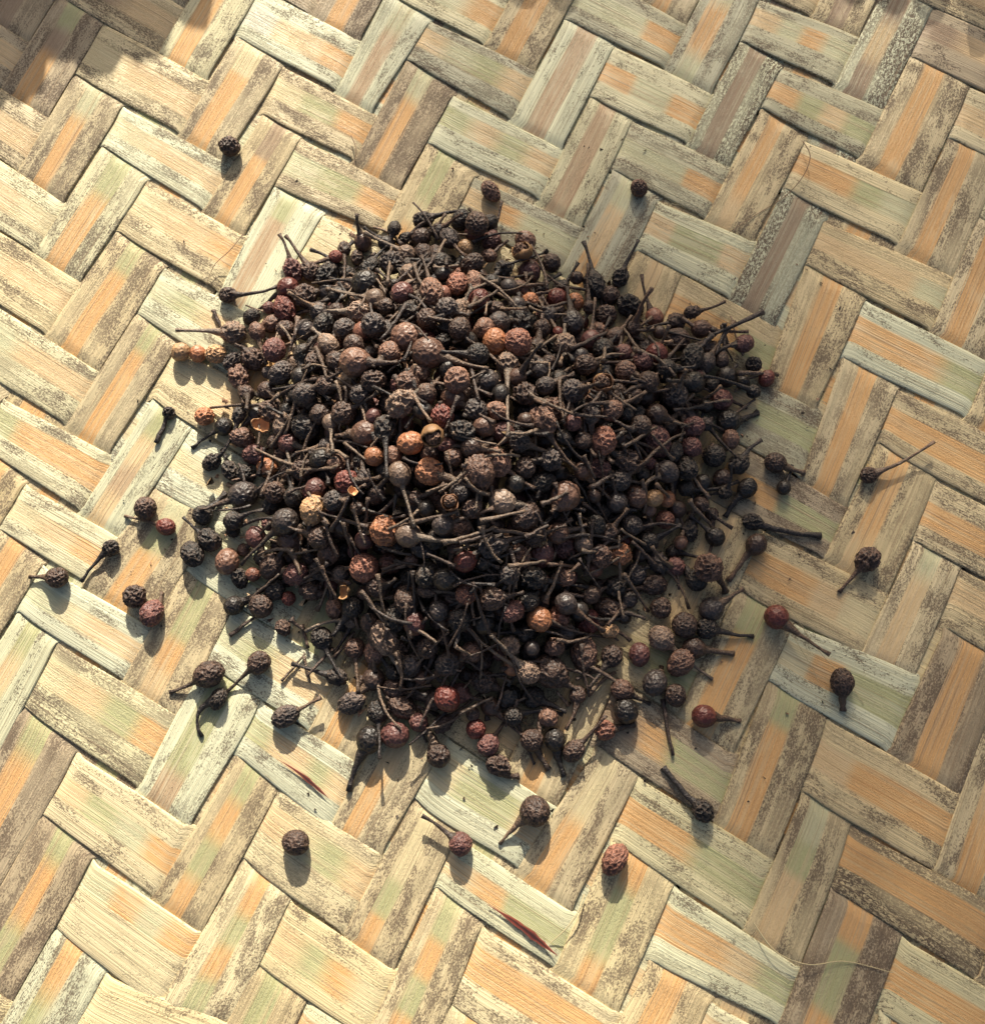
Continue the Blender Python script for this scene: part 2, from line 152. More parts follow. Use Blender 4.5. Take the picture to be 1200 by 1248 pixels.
def strip_material():
    g = N('dyed_bamboo')
    uv = g.t.nodes.new('ShaderNodeUVMap'); uv.uv_map = 'strip'
    U, V, _ = g.sep(uv.outputs[0])                       # U millimetres along + seed, V 0..1 across
    Vm = g.math('MULTIPLY', V, 12.0)
    tone = g.attr('tone', 'Color'); band = g.attr('dye', 'Color')
    par = g.attr('par', 'Vector'); mot, bc, bw = g.sep(par)
    spk = g.attr('speck', 'Fac')
    fine = g.noise(g.comb(g.math('MULTIPLY', U, .05), g.math('MULTIPLY', Vm, 5.5)), 1, 3, .6)
    mid = g.noise(g.comb(g.math('MULTIPLY', U, .035), g.math('MULTIPLY', Vm, 1.5)), 1, 2, .5)
    line = g.noise(g.comb(g.math('MULTIPLY', U, .03), g.math('MULTIPLY', Vm, 3.2), 7.3), 1, 1, .4)
    blot = g.noise(g.comb(g.math('MULTIPLY', U, .17), g.math('MULTIPLY', Vm, .42), 3.1), 1, 2, .5, .4)
    mo = g.noise(g.comb(g.math('MULTIPLY', U, 1.25), g.math('MULTIPLY', Vm, 1.9)), 1, 5, .72, .35)
    gr = g.noise(g.comb(g.math('MULTIPLY', U, 3.0), g.math('MULTIPLY', Vm, 6.0)), 1, 3, .7)
    # base fibre colour
    col = g.mix(g.ss(mid, .35, .68), g.mix(.5, tone, g.mix(1.0, tone, (1.12, 1.05, .86), 'MULTIPLY')), g.mix(1.0, tone, (.86, .84, .76), 'MULTIPLY'))
    col = g.mix(g.math('MULTIPLY', g.ss(fine, .50, .70), .55), col, g.mix(1.0, tone, (.62, .55, .44), 'MULTIPLY'))
    # dye band
    vb = g.math('ADD', g.math('ABSOLUTE', g.math('SUBTRACT', V, bc)), g.math('MULTIPLY', g.math('SUBTRACT', fine, .5), .16))
    bm = g.ss(vb, g.math('ADD', bw, .018), g.math('SUBTRACT', bw, .018))
    fade = g.ss(blot, .18, .48)
    bcol = g.mix(g.math('MULTIPLY', g.ss(fine, .45, .62), .45), band, g.mix(.65, tone, band))
    bcol = g.mix(g.math('MULTIPLY', g.ss(mid, .48, .66), .40), bcol, g.mix(.5, tone, (.60, .44, .25)))
    bcol = g.mix(g.math('MULTIPLY', g.ss(line, .56, .68), .28), bcol, g.mix(1.0, band, (.62, .50, .42), 'MULTIPLY'))
    bms = g.math('MULTIPLY', bm, g.math('ADD', g.math('MULTIPLY', fade, .45), g.math('ADD', .38, g.math('MULTIPLY', g.ss(fine, .65, .35), .25))))
    col = g.mix(bms, col, bcol)
    # pale rim lines either side of the band
    rim = g.math('MULTIPLY', g.ss(g.math('ABSOLUTE', g.math('SUBTRACT', vb, g.math('ADD', bw, .03))), .03, .006), .35)
    col = g.mix(rim, col, g.mix(1.0, tone, (1.22, 1.16, 1.0), 'MULTIPLY'))
    # mould-like mottling of the green skin: clusters of small dark spots
    f = g.math('ADD', g.math('MULTIPLY', mo, .60), g.math('ADD', g.math('MULTIPLY', gr, .26), g.math('MULTIPLY', blot, .50)))
    thr = g.math('SUBTRACT', .765, g.math('MULTIPLY', mot, .145))
    mm = g.ss(f, g.math('SUBTRACT', thr, .02), g.math('ADD', thr, .09))
    sp2 = g.noise(g.comb(g.math('MULTIPLY', U, 2.6), g.math('MULTIPLY', Vm, 4.2), 4.4), 1, 3, .6)
    f2 = g.math('ADD', g.math('MULTIPLY', sp2, .75), g.math('MULTIPLY', blot, .42))
    spots = g.ss(f2, g.math('SUBTRACT', .67, g.math('MULTIPLY', mot, .12)), g.math('SUBTRACT', .72, g.math('MULTIPLY', mot, .12)))
    mm = g.math('MAXIMUM', g.math('MULTIPLY', mm, g.math('ADD', .35, g.math('MULTIPLY', g.ss(sp2, .40, .56), .65))), g.math('MULTIPLY', spots, .9))
    sm = g.ss(g.math('ADD', g.math('MULTIPLY', mo, .8), g.math('MULTIPLY', gr, .35)), .55, .60)
    mm = g.math('MAXIMUM', mm, g.math('MULTIPLY', sm, spk))
    side = g.noise(g.comb(g.math('MULTIPLY', U, .045), g.math('MULTIPLY', V, 1.6), 21.), 1, 1, .5)
    keep = g.math('MULTIPLY', g.math('SUBTRACT', 1.0, g.math('MULTIPLY', bm, .88)), g.math('ADD', .30, g.math('MULTIPLY', g.ss(side, .36, .54), .70)))
    mk = g.math('MULTIPLY', g.math('MULTIPLY', mm, keep), g.math('ADD', .86, g.math('MULTIPLY', spk, .08)))
    dark = g.mix(gr, (.045, .031, .023), (.165, .118, .080))
    under = g.math('MULTIPLY', g.math('MULTIPLY', g.ss(blot, .40, .66), keep), g.math('MULTIPLY', mot, .22))
    col = g.mix(under, col, (.30, .225, .155))
    col = g.mix(mk, col, dark)
    hair = g.noise(g.comb(g.math('MULTIPLY', U, .02), g.math('MULTIPLY', Vm, 9.0), 2.2), 1, 2, .5)
    col = g.mix(g.math('MULTIPLY', g.ss(hair, .60, .68), .50), col, g.mix(1.0, col, (.60, .50, .40), 'MULTIPLY'))
    col = g.mix(g.math('MULTIPLY', g.ss(hair, .40, .33), .35), col, g.mix(1.0, col, (1.25, 1.22, 1.12), 'MULTIPLY'))
    # rare tiny pits and darker fibre lines
    pit = g.ss(g.noise(g.comb(g.math('MULTIPLY', U, 1.1), g.math('MULTIPLY', Vm, 1.6), 11.), 1, 2, .5), .74, .78)
    col = g.mix(g.math('MULTIPLY', pit, .6), col, (.16, .09, .05))
    col = g.mix(g.math('MULTIPLY', g.math('MULTIPLY', g.ss(line, .63, .70), g.ss(mid, .4, .6)), .45), col, (.28, .19, .11))
    g.set(g.b.inputs['Base Color'], col)
    g.set(g.b.inputs['Roughness'], g.math('ADD', .46, g.math('MULTIPLY', mm, .3)))
    g.b.inputs['Specular IOR Level'].default_value = .35
    h = g.math('ADD', g.math('MULTIPLY', fine, .8), g.math('ADD', g.math('MULTIPLY', gr, .25), g.math('MULTIPLY', mm, -.35)))
    h = g.math('ADD', h, g.math('ADD', g.math('MULTIPLY', line, .7), g.math('MULTIPLY', hair, .5)))
    g.set(g.b.inputs['Normal'], g.bump(h, .00016, .9))
    return g.m
STRIP = strip_material()
mat_root = empty('woven_mat')
tag(mat_root, 'herringbone mat woven from flat pale strips with faded orange and green dye under the peppercorns', 'mat')

def cr(P, t):                              # Catmull-Rom through a row of corners
    n = len(P); k = np.clip(np.floor(t).astype(int), 0, n-2); f = (t-k)[:, None]
    g = lambda q: P[np.clip(q, 0, n-1)]
    a, b, c, d = g(k-1), g(k), g(k+1), g(k+2)
    return b + .5*f*((c-a) + f*((2*a-5*b+4*c-d) + f*(3*(b-c)+d-a)))
def straight(P, t, off):
    """edge that runs straight between the corners of its own tiles (every second crossing, starting at off)"""
    n = len(P); K = np.arange(off % 2, n, 2); q = (t-K[0])/2.0
    Kp = P[K]
    def lin(x):
        k = np.clip(np.floor(x).astype(int), 0, len(K)-2); return Kp[k]+(Kp[k+1]-Kp[k])*(x-k)[:, None]
    return sum(lin(q+d) for d in (-.14, -.07, 0, .07, .14))/5
def sm(x): x = np.clip(x, 0, 1); return x*x*(3-2*x)

def strip(kind, n):
    """one full-length strip; it rises over two crossing strips and dives below the next two"""
    if kind == 'A': E0, E1, L, o0, tab = G[n-I0], G[n-I0+1], NJ, J0, TA
    else:           E0, E1, L, o0, tab = G[:, n-J0], G[:, n-J0+1], NI, I0, TB
    rnd = random.Random(int(n)*7 + (991 if kind == "B" else 0))
    # sample positions: dense where the photograph looks, coarse outside it
    ts = []
    mid = (E0+E1)/2
    q = topx(np.c_[mid, np.zeros(len(mid))])
    inside = (q[:, 0] > -90) & (q[:, 0] < 1290) & (q[:, 1] > -90) & (q[:, 1] < 1340)
    for k in range(L-1):
        m = 14 if (inside[k] or inside[k+1]) else 5
        ts += list(k + np.arange(m)/m)
    ts.append(L-1.0); ts = np.array(ts)
    vis = inside.any()
    vs = np.array([0, .02, .07, .15, .25, .33, .40, .50, .60, .67, .75, .85, .93, .98, 1]) if vis else np.array([0, .08, .3, .5, .7, .92, 1])
    off = (n-o0) % 2 if kind == 'A' else (n-3-o0) % 2
    a, b = straight(E0, ts, off), straight(E1, ts, off)
    def tile_of(c):                        # absolute crossing index c -> (over?, first cell of its tile)
        if kind == 'A':
            r = (c - n) % 4
            return (r < 2, c - r if r < 2 else c - r)
        r = (n - c) % 4                    # B covers rows where r is 3 (first) or 2
        return (r in (2, 3), c if r == 3 else (c-1 if r == 2 else (c-2 if r == 1 else c-3)))
    over = np.array([1.0 if tile_of(k+o0)[0] else -1.0 for k in range(L-1)])
    k = np.clip(np.floor(ts).astype(int), 0, L-2); f = ts-k
    zz = over[k].copy()
    W = .12
    nx = over[np.clip(k+1, 0, L-2)]; pv = over[np.clip(k-1, 0, L-2)]
    s1 = sm((f-(1-W))/(2*W)); s0 = sm((f+W)/(2*W))
    zz = np.where(f > 1-W, over[k]*(1-s1)+nx*s1, np.where(f < W, pv*(1-s0)+over[k]*s0, zz))
    # phase inside tile for bulge and corner rounding
    amp = np.array([0.00034]*len(ts))
    z = zz*amp
    t2 = np.zeros(len(ts)); isov = np.zeros(len(ts), bool); key = []
    for q_, (kk, ff) in enumerate(zip(k, f)):
        ov, c0 = tile_of(kk+o0); isov[q_] = ov
        t2[q_] = (kk+o0-c0+ff)/2 if ov else -1
        # under parts borrow the look of the tile they are nearest to
        c = c0 if ov else (c0 if (kk+o0-c0+ff) < 3 else c0+4)
        tt = (kk+o0+ff-c)/2
        key.append((c, tt))
    z = z + np.where(isov, np.sin(np.pi*np.clip(t2, 0, 1))*rnd.uniform(.00002, .00014), 0)
    tw = np.array([noise.noise(Vector((t*.6, n*3.1, 5.0 if kind == 'A' else 9.0)))*.00018 for t in ts])
    wd = np.array([noise.noise(Vector((t*1.1, n*2.3, 15.0 if kind == 'A' else 19.0))) for t in ts])
    # width: a touch narrower where it dives
    dive = .5*(1-zz)
    pull0 = .003 - .060*dive + .008*wd; pull1 = .005 - .060*dive - .008*wd
    # most tiles are nipped in where they come up from under their neighbour
    nip = np.array([noise.noise(Vector((float(c[0])*1.7, n*5.1, 33.0 if kind == 'A' else 39.0)))+.55 for c in key])
    e_ = np.where(isov, np.exp(-np.clip(t2, 0, 1)/.11), 0)*np.clip(nip, 0, 1)
    if kind == 'A': pull1 = pull1+.10*e_; pull0 = pull0+.03*e_
    else: pull1 = pull1+.07*e_
    e2_ = np.where(isov, np.exp(-(1-np.clip(t2, 0, 1))/.08), 0)*np.clip(1-nip, 0, 1); pull0 = pull0+.05*e2_
    ridge = rnd.uniform(.00008, .00026)
    V, UVs, tone, dye, par, spk = [], [], [], [], [], []
    seed = rnd.uniform(0, 900)
    cell = np.linalg.norm(mid[1:]-mid[:-1], axis=1).mean()*1000
    jl = {}
    for q_ in range(len(ts)):
        A, B = a[q_], b[q_]; d = B-A
        c, tt = key[q_]
        kk = (n, c) if kind == 'A' else (c, n)
        if c not in jl:
            look = tab.get(kk, (rnd.choice('ptyt')+str(rnd.randint(3, 6)), rnd.choice(['oO', 'GOO', 'OO', 'gOg'])))
            r2 = random.Random(int(n)*131+int(c)*17+(5 if kind == "B" else 0))
            bcc = .40+r2.uniform(-.04, .08) if kind == 'B' else .46+r2.uniform(-.08, .08)
            bww = r2.uniform(.14, .20)+(.03 if kind == 'A' else 0)
            if kk == (11, 7) and kind == 'A': bcc, bww = .2, .16
            if 'B' in look[1]: bww = .19
            v3 = r2.uniform(.92, 1.07)
            jl[c] = (look, bcc, bww, v3, r2.uniform(-.12, .12), r2.uniform(-.04, .05))
        look, bcc, bww, v3, jt, hue = jl[c]; sft = .18+.24*((c*7+n*3) % 5)/4
        bs = np.array(BASE[look[0][0]])*v3*np.array([1+hue*.4, 1, 1-hue])
        pat = look[1]; x = min(max(tt*len(pat) + jt*math.sin(tt*6), 0), len(pat)-1e-6)
        i0 = int(x); c0 = np.array(BAND[pat[i0]])
        fr = x-i0; nxp = pat[min(i0+1, len(pat)-1)] if fr > .5 else pat[max(i0-1, 0)]
        wgt = max(0, abs(fr-.5)-sft)/(2*(.5-sft))
        c0 = c0*(1-wgt)+np.array(BAND[nxp])*wgt
        mval = int(look[0][1])/9
        if vis:
            prof = [.00000, .00010] + [None]*(len(vs)-4) + [.00010, .00000]
        for w_i, v in enumerate(vs):
            vv = pull0[q_] + v*(1-pull0[q_]-pull1[q_])
            P = A + d*vv
            cam_ = ridge*(1-abs(2*v-1)**4.0)
            if vis and 0 < w_i < len(vs)-1: cam_ -= .00007*math.exp(-((v-bcc)/bww)**4)
            edge = -.00012 if v in (0, 1) else 0
            V.append((P[0], P[1], z[q_]+cam_+edge+tw[q_]*(2*v-1)+.00015))
            UVs.append((seed+ts[q_]*cell, v)); tone.append((*bs, 1)); dye.append((*c0, 1))
            par.append((mval, bcc, bww)); spk.append(1.0 if 's' in look[0] else 0.0)
        for v in (1, 0):                   # underside
            vv = pull0[q_] + v*(1-pull0[q_]-pull1[q_]); P = A + d*vv
            V.append((P[0], P[1], z[q_]-.00022+tw[q_]*(2*v-1)))
            UVs.append((seed+ts[q_]*cell, v)); tone.append((*bs, 1)); dye.append((*c0, 1)); par.append((mval, bcc, bww)); spk.append(0.0)
    R = len(vs)+2; F = []
    for q_ in range(len(ts)-1):
        for e in range(R):
            e2 = (e+1) % R
            F.append((q_*R+e, (q_+1)*R+e, (q_+1)*R+e2, q_*R+e2) if kind == 'B' else (q_*R+e, q_*R+e2, (q_+1)*R+e2, (q_+1)*R+e))
    F.append(tuple(range(R))); F.append(tuple(reversed(range((len(ts)-1)*R, len(ts)*R))))
    me = bpy.data.meshes.new('bamboo_strip'); me.from_pydata(V, [], F)
    me.polygons.foreach_set('use_smooth', [True]*len(me.polygons))
    ul = me.uv_layers.new(name='strip'); li = np.empty(len(me.loops), int); me.loops.foreach_get('vertex_index', li)
    ul.data.foreach_set('uv', np.array(UVs)[li].astype(np.float32).ravel())
    for nm, ty, dat in (('tone', 'FLOAT_COLOR', tone), ('dye', 'FLOAT_COLOR', dye)):
        at = me.attributes.new(nm, ty, 'POINT'); at.data.foreach_set('color', np.array(dat, np.float32).ravel())
    at = me.attributes.new('par', 'FLOAT_VECTOR', 'POINT'); at.data.foreach_set('vector', np.array(par, np.float32).ravel())
    at = me.attributes.new('speck', 'FLOAT', 'POINT'); at.data.foreach_set('value', np.array(spk, np.float32))
    me.materials.append(STRIP)
    me.update(); me.validate()
    o = bpy.data.objects.new('bamboo_strip', me); C.objects.link(o); o.parent = mat_root
    return o
SPL = []
for i in range(I0, I0+NI-1): strip('A', i)
for j in range(J0, J0+NJ-1): strip('B', j)
# splinters and lifted fibres along the edges of the strips: too many and too fine to count
def splinters():
    rn = random.Random(77); V, F = [], []
    for k in range(150):
        kind = rn.choice('AB'); c = rn.randint(2, (NJ if kind == 'A' else NI)-4); r = rn.randint(2, (NI if kind == 'A' else NJ)-3)
        P0 = G[r, c] if kind == 'A' else G[c, r]; P1 = G[r, c+1] if kind == 'A' else G[c+1, r]
        if kind == 'A': Q0, Q1 = G[r+1, c], G[r+1, c+1]
        else: Q0, Q1 = G[c, r+1], G[c+1, r+1]
        v = rn.choice([rn.uniform(.0, .06), rn.uniform(.94, 1), rn.uniform(0, 1)]); a, b = P0+(Q0-P0)*v, P1+(Q1-P1)*v
        s = rn.uniform(0, .6); e = s+rn.uniform(.15, .6); d = (b-a); nrm = np.array([-d[1], d[0]])*rn.uniform(-.05, .05); rad = rn.uniform(.00004, .00008); lift = rn.uniform(.0002, .0012)
        up = ((c+J0) - (r+I0)) % 4 < 2 if kind == 'A' else ((r+J0)-(c+I0)) % 4 in (2, 3)
        if not up: continue
        base = len(V); R = 7
        for q in range(R):
            t = q/(R-1); p = a+d*(s+(e-s)*t)+nrm*math.sin(t*3)*(t); z = .00062+lift*t*t
            tn = np.array([-d[1], d[0]])/np.linalg.norm(d); rr_ = rad*(1-.6*t)
            for ox, oz in ((1, 0), (0, 1), (-1, 0)): V.append((p[0]+tn[0]*rr_*ox, p[1]+tn[1]*rr_*ox, z+rr_*oz))
        for q in range(R-1):
            for k2 in range(3): F.append((base+q*3+k2, base+q*3+(k2+1) % 3, base+(q+1)*3+(k2+1) % 3, base+(q+1)*3+k2))
    g = N('splinter'); g.set(g.b.inputs['Base Color'], g.mix(g.noise(g.t.nodes.new('ShaderNodeTexCoord').outputs['Object'], 60, 2, .5), (.62, .55, .34), (.30, .22, .13)))
    o = mesh_obj('splinters', V, F, g.m, mat_root); o['kind'] = 'stuff'
splinters()

# ------------------------------------------------------------------ peppercorns
def pepper_material(name, stuff=False, bark=False):
    g = N(name)
    if stuff: base = g.attr('tint', 'Color'); wr = g.attr('tint', 'Alpha')
    else:
        oi = g.t.nodes.new('ShaderNodeObjectInfo'); base = oi.outputs['Color']; wr = oi.outputs['Alpha']
    tc = g.t.nodes.new('ShaderNodeTexCoord').outputs['Object']
    oi2 = g.t.nodes.new('ShaderNodeObjectInfo')
    mp = g.t.nodes.new('ShaderNodeVectorMath'); mp.operation = 'ADD'; g.set(mp.inputs[0], tc)
    g.set(mp.inputs[1], g.comb(g.math('MULTIPLY', oi2.outputs['Random'], .7), 0, 0)); tc = mp.outputs[0]
    ridge = g.attr('ridge', 'Fac')
    wv = g.t.nodes.new('ShaderNodeTexNoise'); wv.inputs['Scale'].default_value = 900; g.set(wv.inputs['Vector'], tc)
    vm = g.t.nodes.new('ShaderNodeVectorMath'); vm.operation = 'MULTIPLY_ADD'; g.set(vm.inputs[0], wv.outputs['Color']); vm.inputs[1].default_value = (.0006,)*3; g.set(vm.inputs[2], tc)
    vo_ = g.t.nodes.new('ShaderNodeTexVoronoi'); vo_.feature = 'DISTANCE_TO_EDGE'; vo_.inputs['Scale'].default_value = 1350; g.set(vo_.inputs['Vector'], vm.outputs[0])
    net = g.ss(vo_.outputs['Distance'], .20, .02)
    n1 = g.noise(tc, 420, 4, .6); n2 = g.noise(tc, 1900, 3, .7); n3 = g.noise(tc, 900, 2, .6)
    dusty = g.mix(.28, g.mix(1.0, base, (3.4, 3.1, 2.8), 'MULTIPLY'), (.26, .18, .13))
    f = g.math('ADD', g.math('ADD', g.math('MULTIPLY', ridge, .35), g.math('MULTIPLY', net, .42)), g.math('MULTIPLY', g.math('SUBTRACT', n1, .5), 1.1))
    f = g.math('MULTIPLY', g.math('MULTIPLY', g.ss(f, .18, .85), .80), g.math('ADD', .35, g.math('MULTIPLY', wr, .65)))
    col = g.mix(f, base, dusty)
    col = g.mix(g.math('MULTIPLY', g.ss(n3, .50, .72), .5), col, g.mix(1.0, col, (.35, .30, .28), 'MULTIPLY'))
    col = g.mix(g.math('MULTIPLY', g.ss(n2, .66, .76), .35), col, (.30, .24, .18))
    g.set(g.b.inputs['Base Color'], col)
    g.set(g.b.inputs['Roughness'], g.math('ADD', .28, g.math('ADD', g.math('MULTIPLY', n1, .28), g.math('MULTIPLY', wr, .16))))
    g.b.inputs['Specular IOR Level'].default_value = .5
    h = g.math('ADD', g.math('MULTIPLY', n3, .6), g.math('ADD', g.math('MULTIPLY', n2, .4), g.math('MULTIPLY', net, .55)))
    g.set(g.b.inputs['Normal'], g.bump(g.math('MULTIPLY', h, g.math('ADD', .22, g.math('MULTIPLY', wr, .78))), .00015, .9))
    return g.m
M_PEP = pepper_material('dried_peppercorn_skin'); M_STK = pepper_material('dried_stalk_bark')
M_STUFF = pepper_material('heaped_peppercorn_skin', stuff=True)

def ico(sub):
    import bmesh
    bm = bmesh.new(); bmesh.ops.create_icosphere(bm, subdivisions=sub, radius=1)
    bm.verts.ensure_lookup_table()
    v = np.array([x.co[:] for x in bm.verts]); f = [tuple(q.index for q in p.verts) for p in bm.faces]
    bm.free(); return v, f
ICO5, ICO4 = ico(5), ico(4)
def wrinkle(vf, seed, dens, depth, lump, el):
    """unit berry: net of raised wrinkles on a lumpy, slightly drawn-out ball (z = towards the stalk)"""
    v, f = vf; out = np.empty_like(v); rid = np.empty(len(v))
    off = Vector((seed*7.31, seed*3.7, seed*1.9))
    for i, p in enumerate(v):
        P = Vector(p)
        q = P*dens + off + Vector(noise.noise_vector(P*2.2+off))*.45
        d, _ = noise.voronoi(q)
        e = d[1]-d[0]; r = max(0.0, 1-e/.42)                   # 1 on the ridge line
        r = r*r*(3-2*r)
        e2 = abs(noise.noise(P*dens*1.9+off*2)); r2 = max(0, 1-e2/.16)
        lo = noise.noise(P*1.25+off)*lump + noise.noise(P*2.6+off)*lump*.5
        R = 1 + lo + depth*(r-.62) + depth*.28*(r2-.4)
        x = P*R
        t = (p[2]+1)/2
        x.z *= el; k = 1-.10*(el > 1.04)*max(0, p[2])
        out[i] = (x.x*k, x.y*k, x.z); rid[i] = min(1, r*.75+r2*.45)
    return out, f, rid
SPEC = [(1, 2.6, .05, .010, 1.02), (2, 2.8, .08, .020, 1.16), (3, 2.8, .10, .050, 1.14), (4, 3.2, .10, .045, .98), (5, 2.4, .18, .08, 1.10),
        (6, 2.8, .13, .06, 1.28), (7, 2.0, .22, .09, 1.20), (8, 2.6, .07, .016, 1.10), (9, 2.4, .16, .08, 1.02), (10, 2.0, .26, .10, 1.0),
        (11, 2.6, .05, .010, 1.12), (12, 2.4, .16, .06, 1.42), (13, 1.7, .30, .09, 1.34), (14, 2.9, .13, .06, 1.08)]
def berry_mesh(vf, sp):
    v, f, r = wrinkle(vf, *sp)
    me = bpy.data.meshes.new('peppercorn'); me.from_pydata(v.tolist(), [], f)
    me.polygons.foreach_set('use_smooth', [True]*len(f))
    at = me.attributes.new('ridge', 'FLOAT', 'POINT'); at.data.foreach_set('value', r.astype(np.float32))
    me.materials.append(M_PEP); me.update(); return me
MESH = [berry_mesh(ICO5, s) for s in SPEC]
LOW = [wrinkle(ICO4, *s) for s in SPEC]
SMOOTH, NET, SHRIV = [0, 1, 7, 10], [2, 3, 4, 8, 13, 5], [6, 9, 12, 11]

# unit berries are scaled by their radius, so the skin texture must live in metres: bake the scale into per-size copies
SCALED = {}
def sized(k, r):
    """mesh variant k at about radius r (metres), shared between berries of the same size step"""
    st = max(1, round(r*1e4/1.5)); key = (k, st)
    if key not in SCALED:
        me = MESH[k].copy(); s = st*1.5e-4
        me.transform(Matrix.Diagonal((s, s, s, 1))); SCALED[key] = me
    return SCALED[key]

COL = dict(k=(.011, .009, .008), g=(.038, .030, .028), d=(.040, .023, .017), m=(.082, .044, .031), p=(.088, .036, .032), r=(.088, .021, .016),
           R=(.155, .066, .044), o=(.27, .115, .056), t=(.29, .175, .09), l=(.13, .090, .066), w=(.23, .17, .13), n=(.13, .070, .048))
CNAME = dict(k='black', g='grey-black', d='dark brown', m='brown', p='purplish brown', r='dark red', R='reddish brown', o='orange-brown',
             t='tan', l='greyish brown', w='pale dusty brown', n='warm brown')

def stalk_geo(c, r, e, rs, bend, rnd, sides=7, rings=9):
    """tapering stalk from inside berry (centre c, radius r) to end e"""
    c, e = Vector(c), Vector(e); d = e-c; L = d.length
    side = d.cross(Vector((0, 0, 1))); side = side.normalized() if side.length > 1e-9 else Vector((1, 0, 0))
    mid = c + d*.5 + side*bend*L + Vector((0, 0, abs(bend)*.15*L))
    V, F = [], []; fl = rnd.uniform(.35, 1.05)
    for q in range(rings):
        t = (q/(rings-1)); t = t**1.15
        p = (1-t)**2*c + 2*t*(1-t)*mid + t*t*e
        tg = (2*(1-t)*(mid-c)+2*t*(e-mid)).normalized()
        s = tg.cross(Vector((.13, .31, .94))).normalized(); u = tg.cross(s)
        dist = t*L
        rad = rs*(1.30-.60*t) + max(0, .70*r-rs)*math.exp(-max(0, dist-.62*r)/(fl*r)) if dist > .3*r else .6*r
        if q == rings-1: rad = rs*1.45
        if q == rings-2: rad = rs*.95
        p = p + (s*rnd.uniform(-1, 1)+u*rnd.uniform(-1, 1))*rs*.30*(0 < q < rings-1)
        for k in range(sides):
            a = 6.2832*k/sides + q*.25
            rr = rad*(1+rnd.uniform(-.16, .16))
            V.append(p + s*math.cos(a)*rr + u*math.sin(a)*rr)
    for q in range(rings-1):
        for k in range(sides):
            k2 = (k+1) % sides
            F.append((q*sides+k, q*sides+k2, (q+1)*sides+k2, (q+1)*sides+k))
    F.append(tuple(range(sides-1, -1, -1))); F.append(tuple((rings-1)*sides+k for k in range(sides)))
    return V, F
def stick_geo(a, b, rs, bend, rnd, sides=7, rings=9, nub=1.5):
    a, b = Vector(a), Vector(b); d = b-a; L = d.length
    side = d.cross(Vector((0, 0, 1))); side = side.normalized() if side.length > 1e-9 else Vector((1, 0, 0))
    mid = (a+b)/2 + side*bend*L + Vector((0, 0, abs(bend)*.2*L)); V, F = [], []
    for q in range(rings):
        t = q/(rings-1); p = (1-t)**2*a + 2*t*(1-t)*mid + t*t*b
        tg = (2*(1-t)*(mid-a)+2*t*(b-mid)).normalized(); s = tg.cross(Vector((.13, .31, .94))).normalized(); u = tg.cross(s)
        rad = rs*(1.2-.5*t)*(nub if q == 0 else 1)*(1.25 if q == rings-1 else 1)
        p = p + (s*rnd.uniform(-1, 1)+u*rnd.uniform(-1, 1))*rs*.3*(0 < q < rings-1)
        for k in range(sides):
            an = 6.2832*k/sides + q*.2; rr = rad*(1+rnd.uniform(-.18, .18))
            V.append(p+s*math.cos(an)*rr+u*math.sin(an)*rr)
    for q in range(rings-1):
        for k in range(sides):
            k2 = (k+1) % sides; F.append((q*sides+k, q*sides+k2, (q+1)*sides+k2, (q+1)*sides+k))
    F.append(tuple(range(sides-1, -1, -1))); F.append(tuple((rings-1)*sides+k for k in range(sides)))
    return V, F

# ---- the heap: outline traced on the mat, a cone-like mound that levels off on top
HP = [(455, 300), (500, 283), (560, 268), (600, 285), (650, 318), (700, 350), (750, 375), (830, 392), (900, 432), (918, 470), (882, 520),
      (893, 560), (872, 610), (850, 640), (800, 700), (765, 745), (735, 800), (700, 850), (650, 872), (600, 868), (560, 892), (500, 862), (450, 845),
      (420, 800), (385, 760), (330, 735), (300, 690), (255, 660), (275, 610), (310, 570), (300, 510), (300, 450), (330, 390), (380, 345), (420, 320)]
HPW = np.array([px(u, v)[:2] for u, v in HP])
def hd(P):
    """signed distance inside the heap outline"""
    P = np.atleast_2d(P)[:, :2]; a = HPW; b = np.roll(HPW, -1, 0); e = b-a
    w_ = P[:, None]-a[None]; t = np.clip((w_*e).sum(-1)/(e*e).sum(-1), 0, 1)
    d = np.linalg.norm(w_-e*t[..., None], axis=-1).min(1)
    x, y = P[:, 0:1], P[:, 1:2]; cond = (a[:, 1] > y) != (b[:, 1] > y)
    xi = a[:, 0]+(y-a[:, 1])/(b[:, 1]-a[:, 1]+1e-12)*e[:, 0]
    return np.where(((cond & (x < xi)).sum(1) % 2) == 1, d, -d)
HMAX, HW = .0255, .037
def hz(P):
    """height of the centres of the top layer of berries"""
    d = hd(P); return .0024 + np.where(d > .003, HMAX*np.tanh((d-.003)/HW), 0)
def px_on_heap(u, v):
    z = .01
    for _ in range(12): z = .5*z+.5*float(hz(px(u, v, z))[0])
    return px(u, v, z)

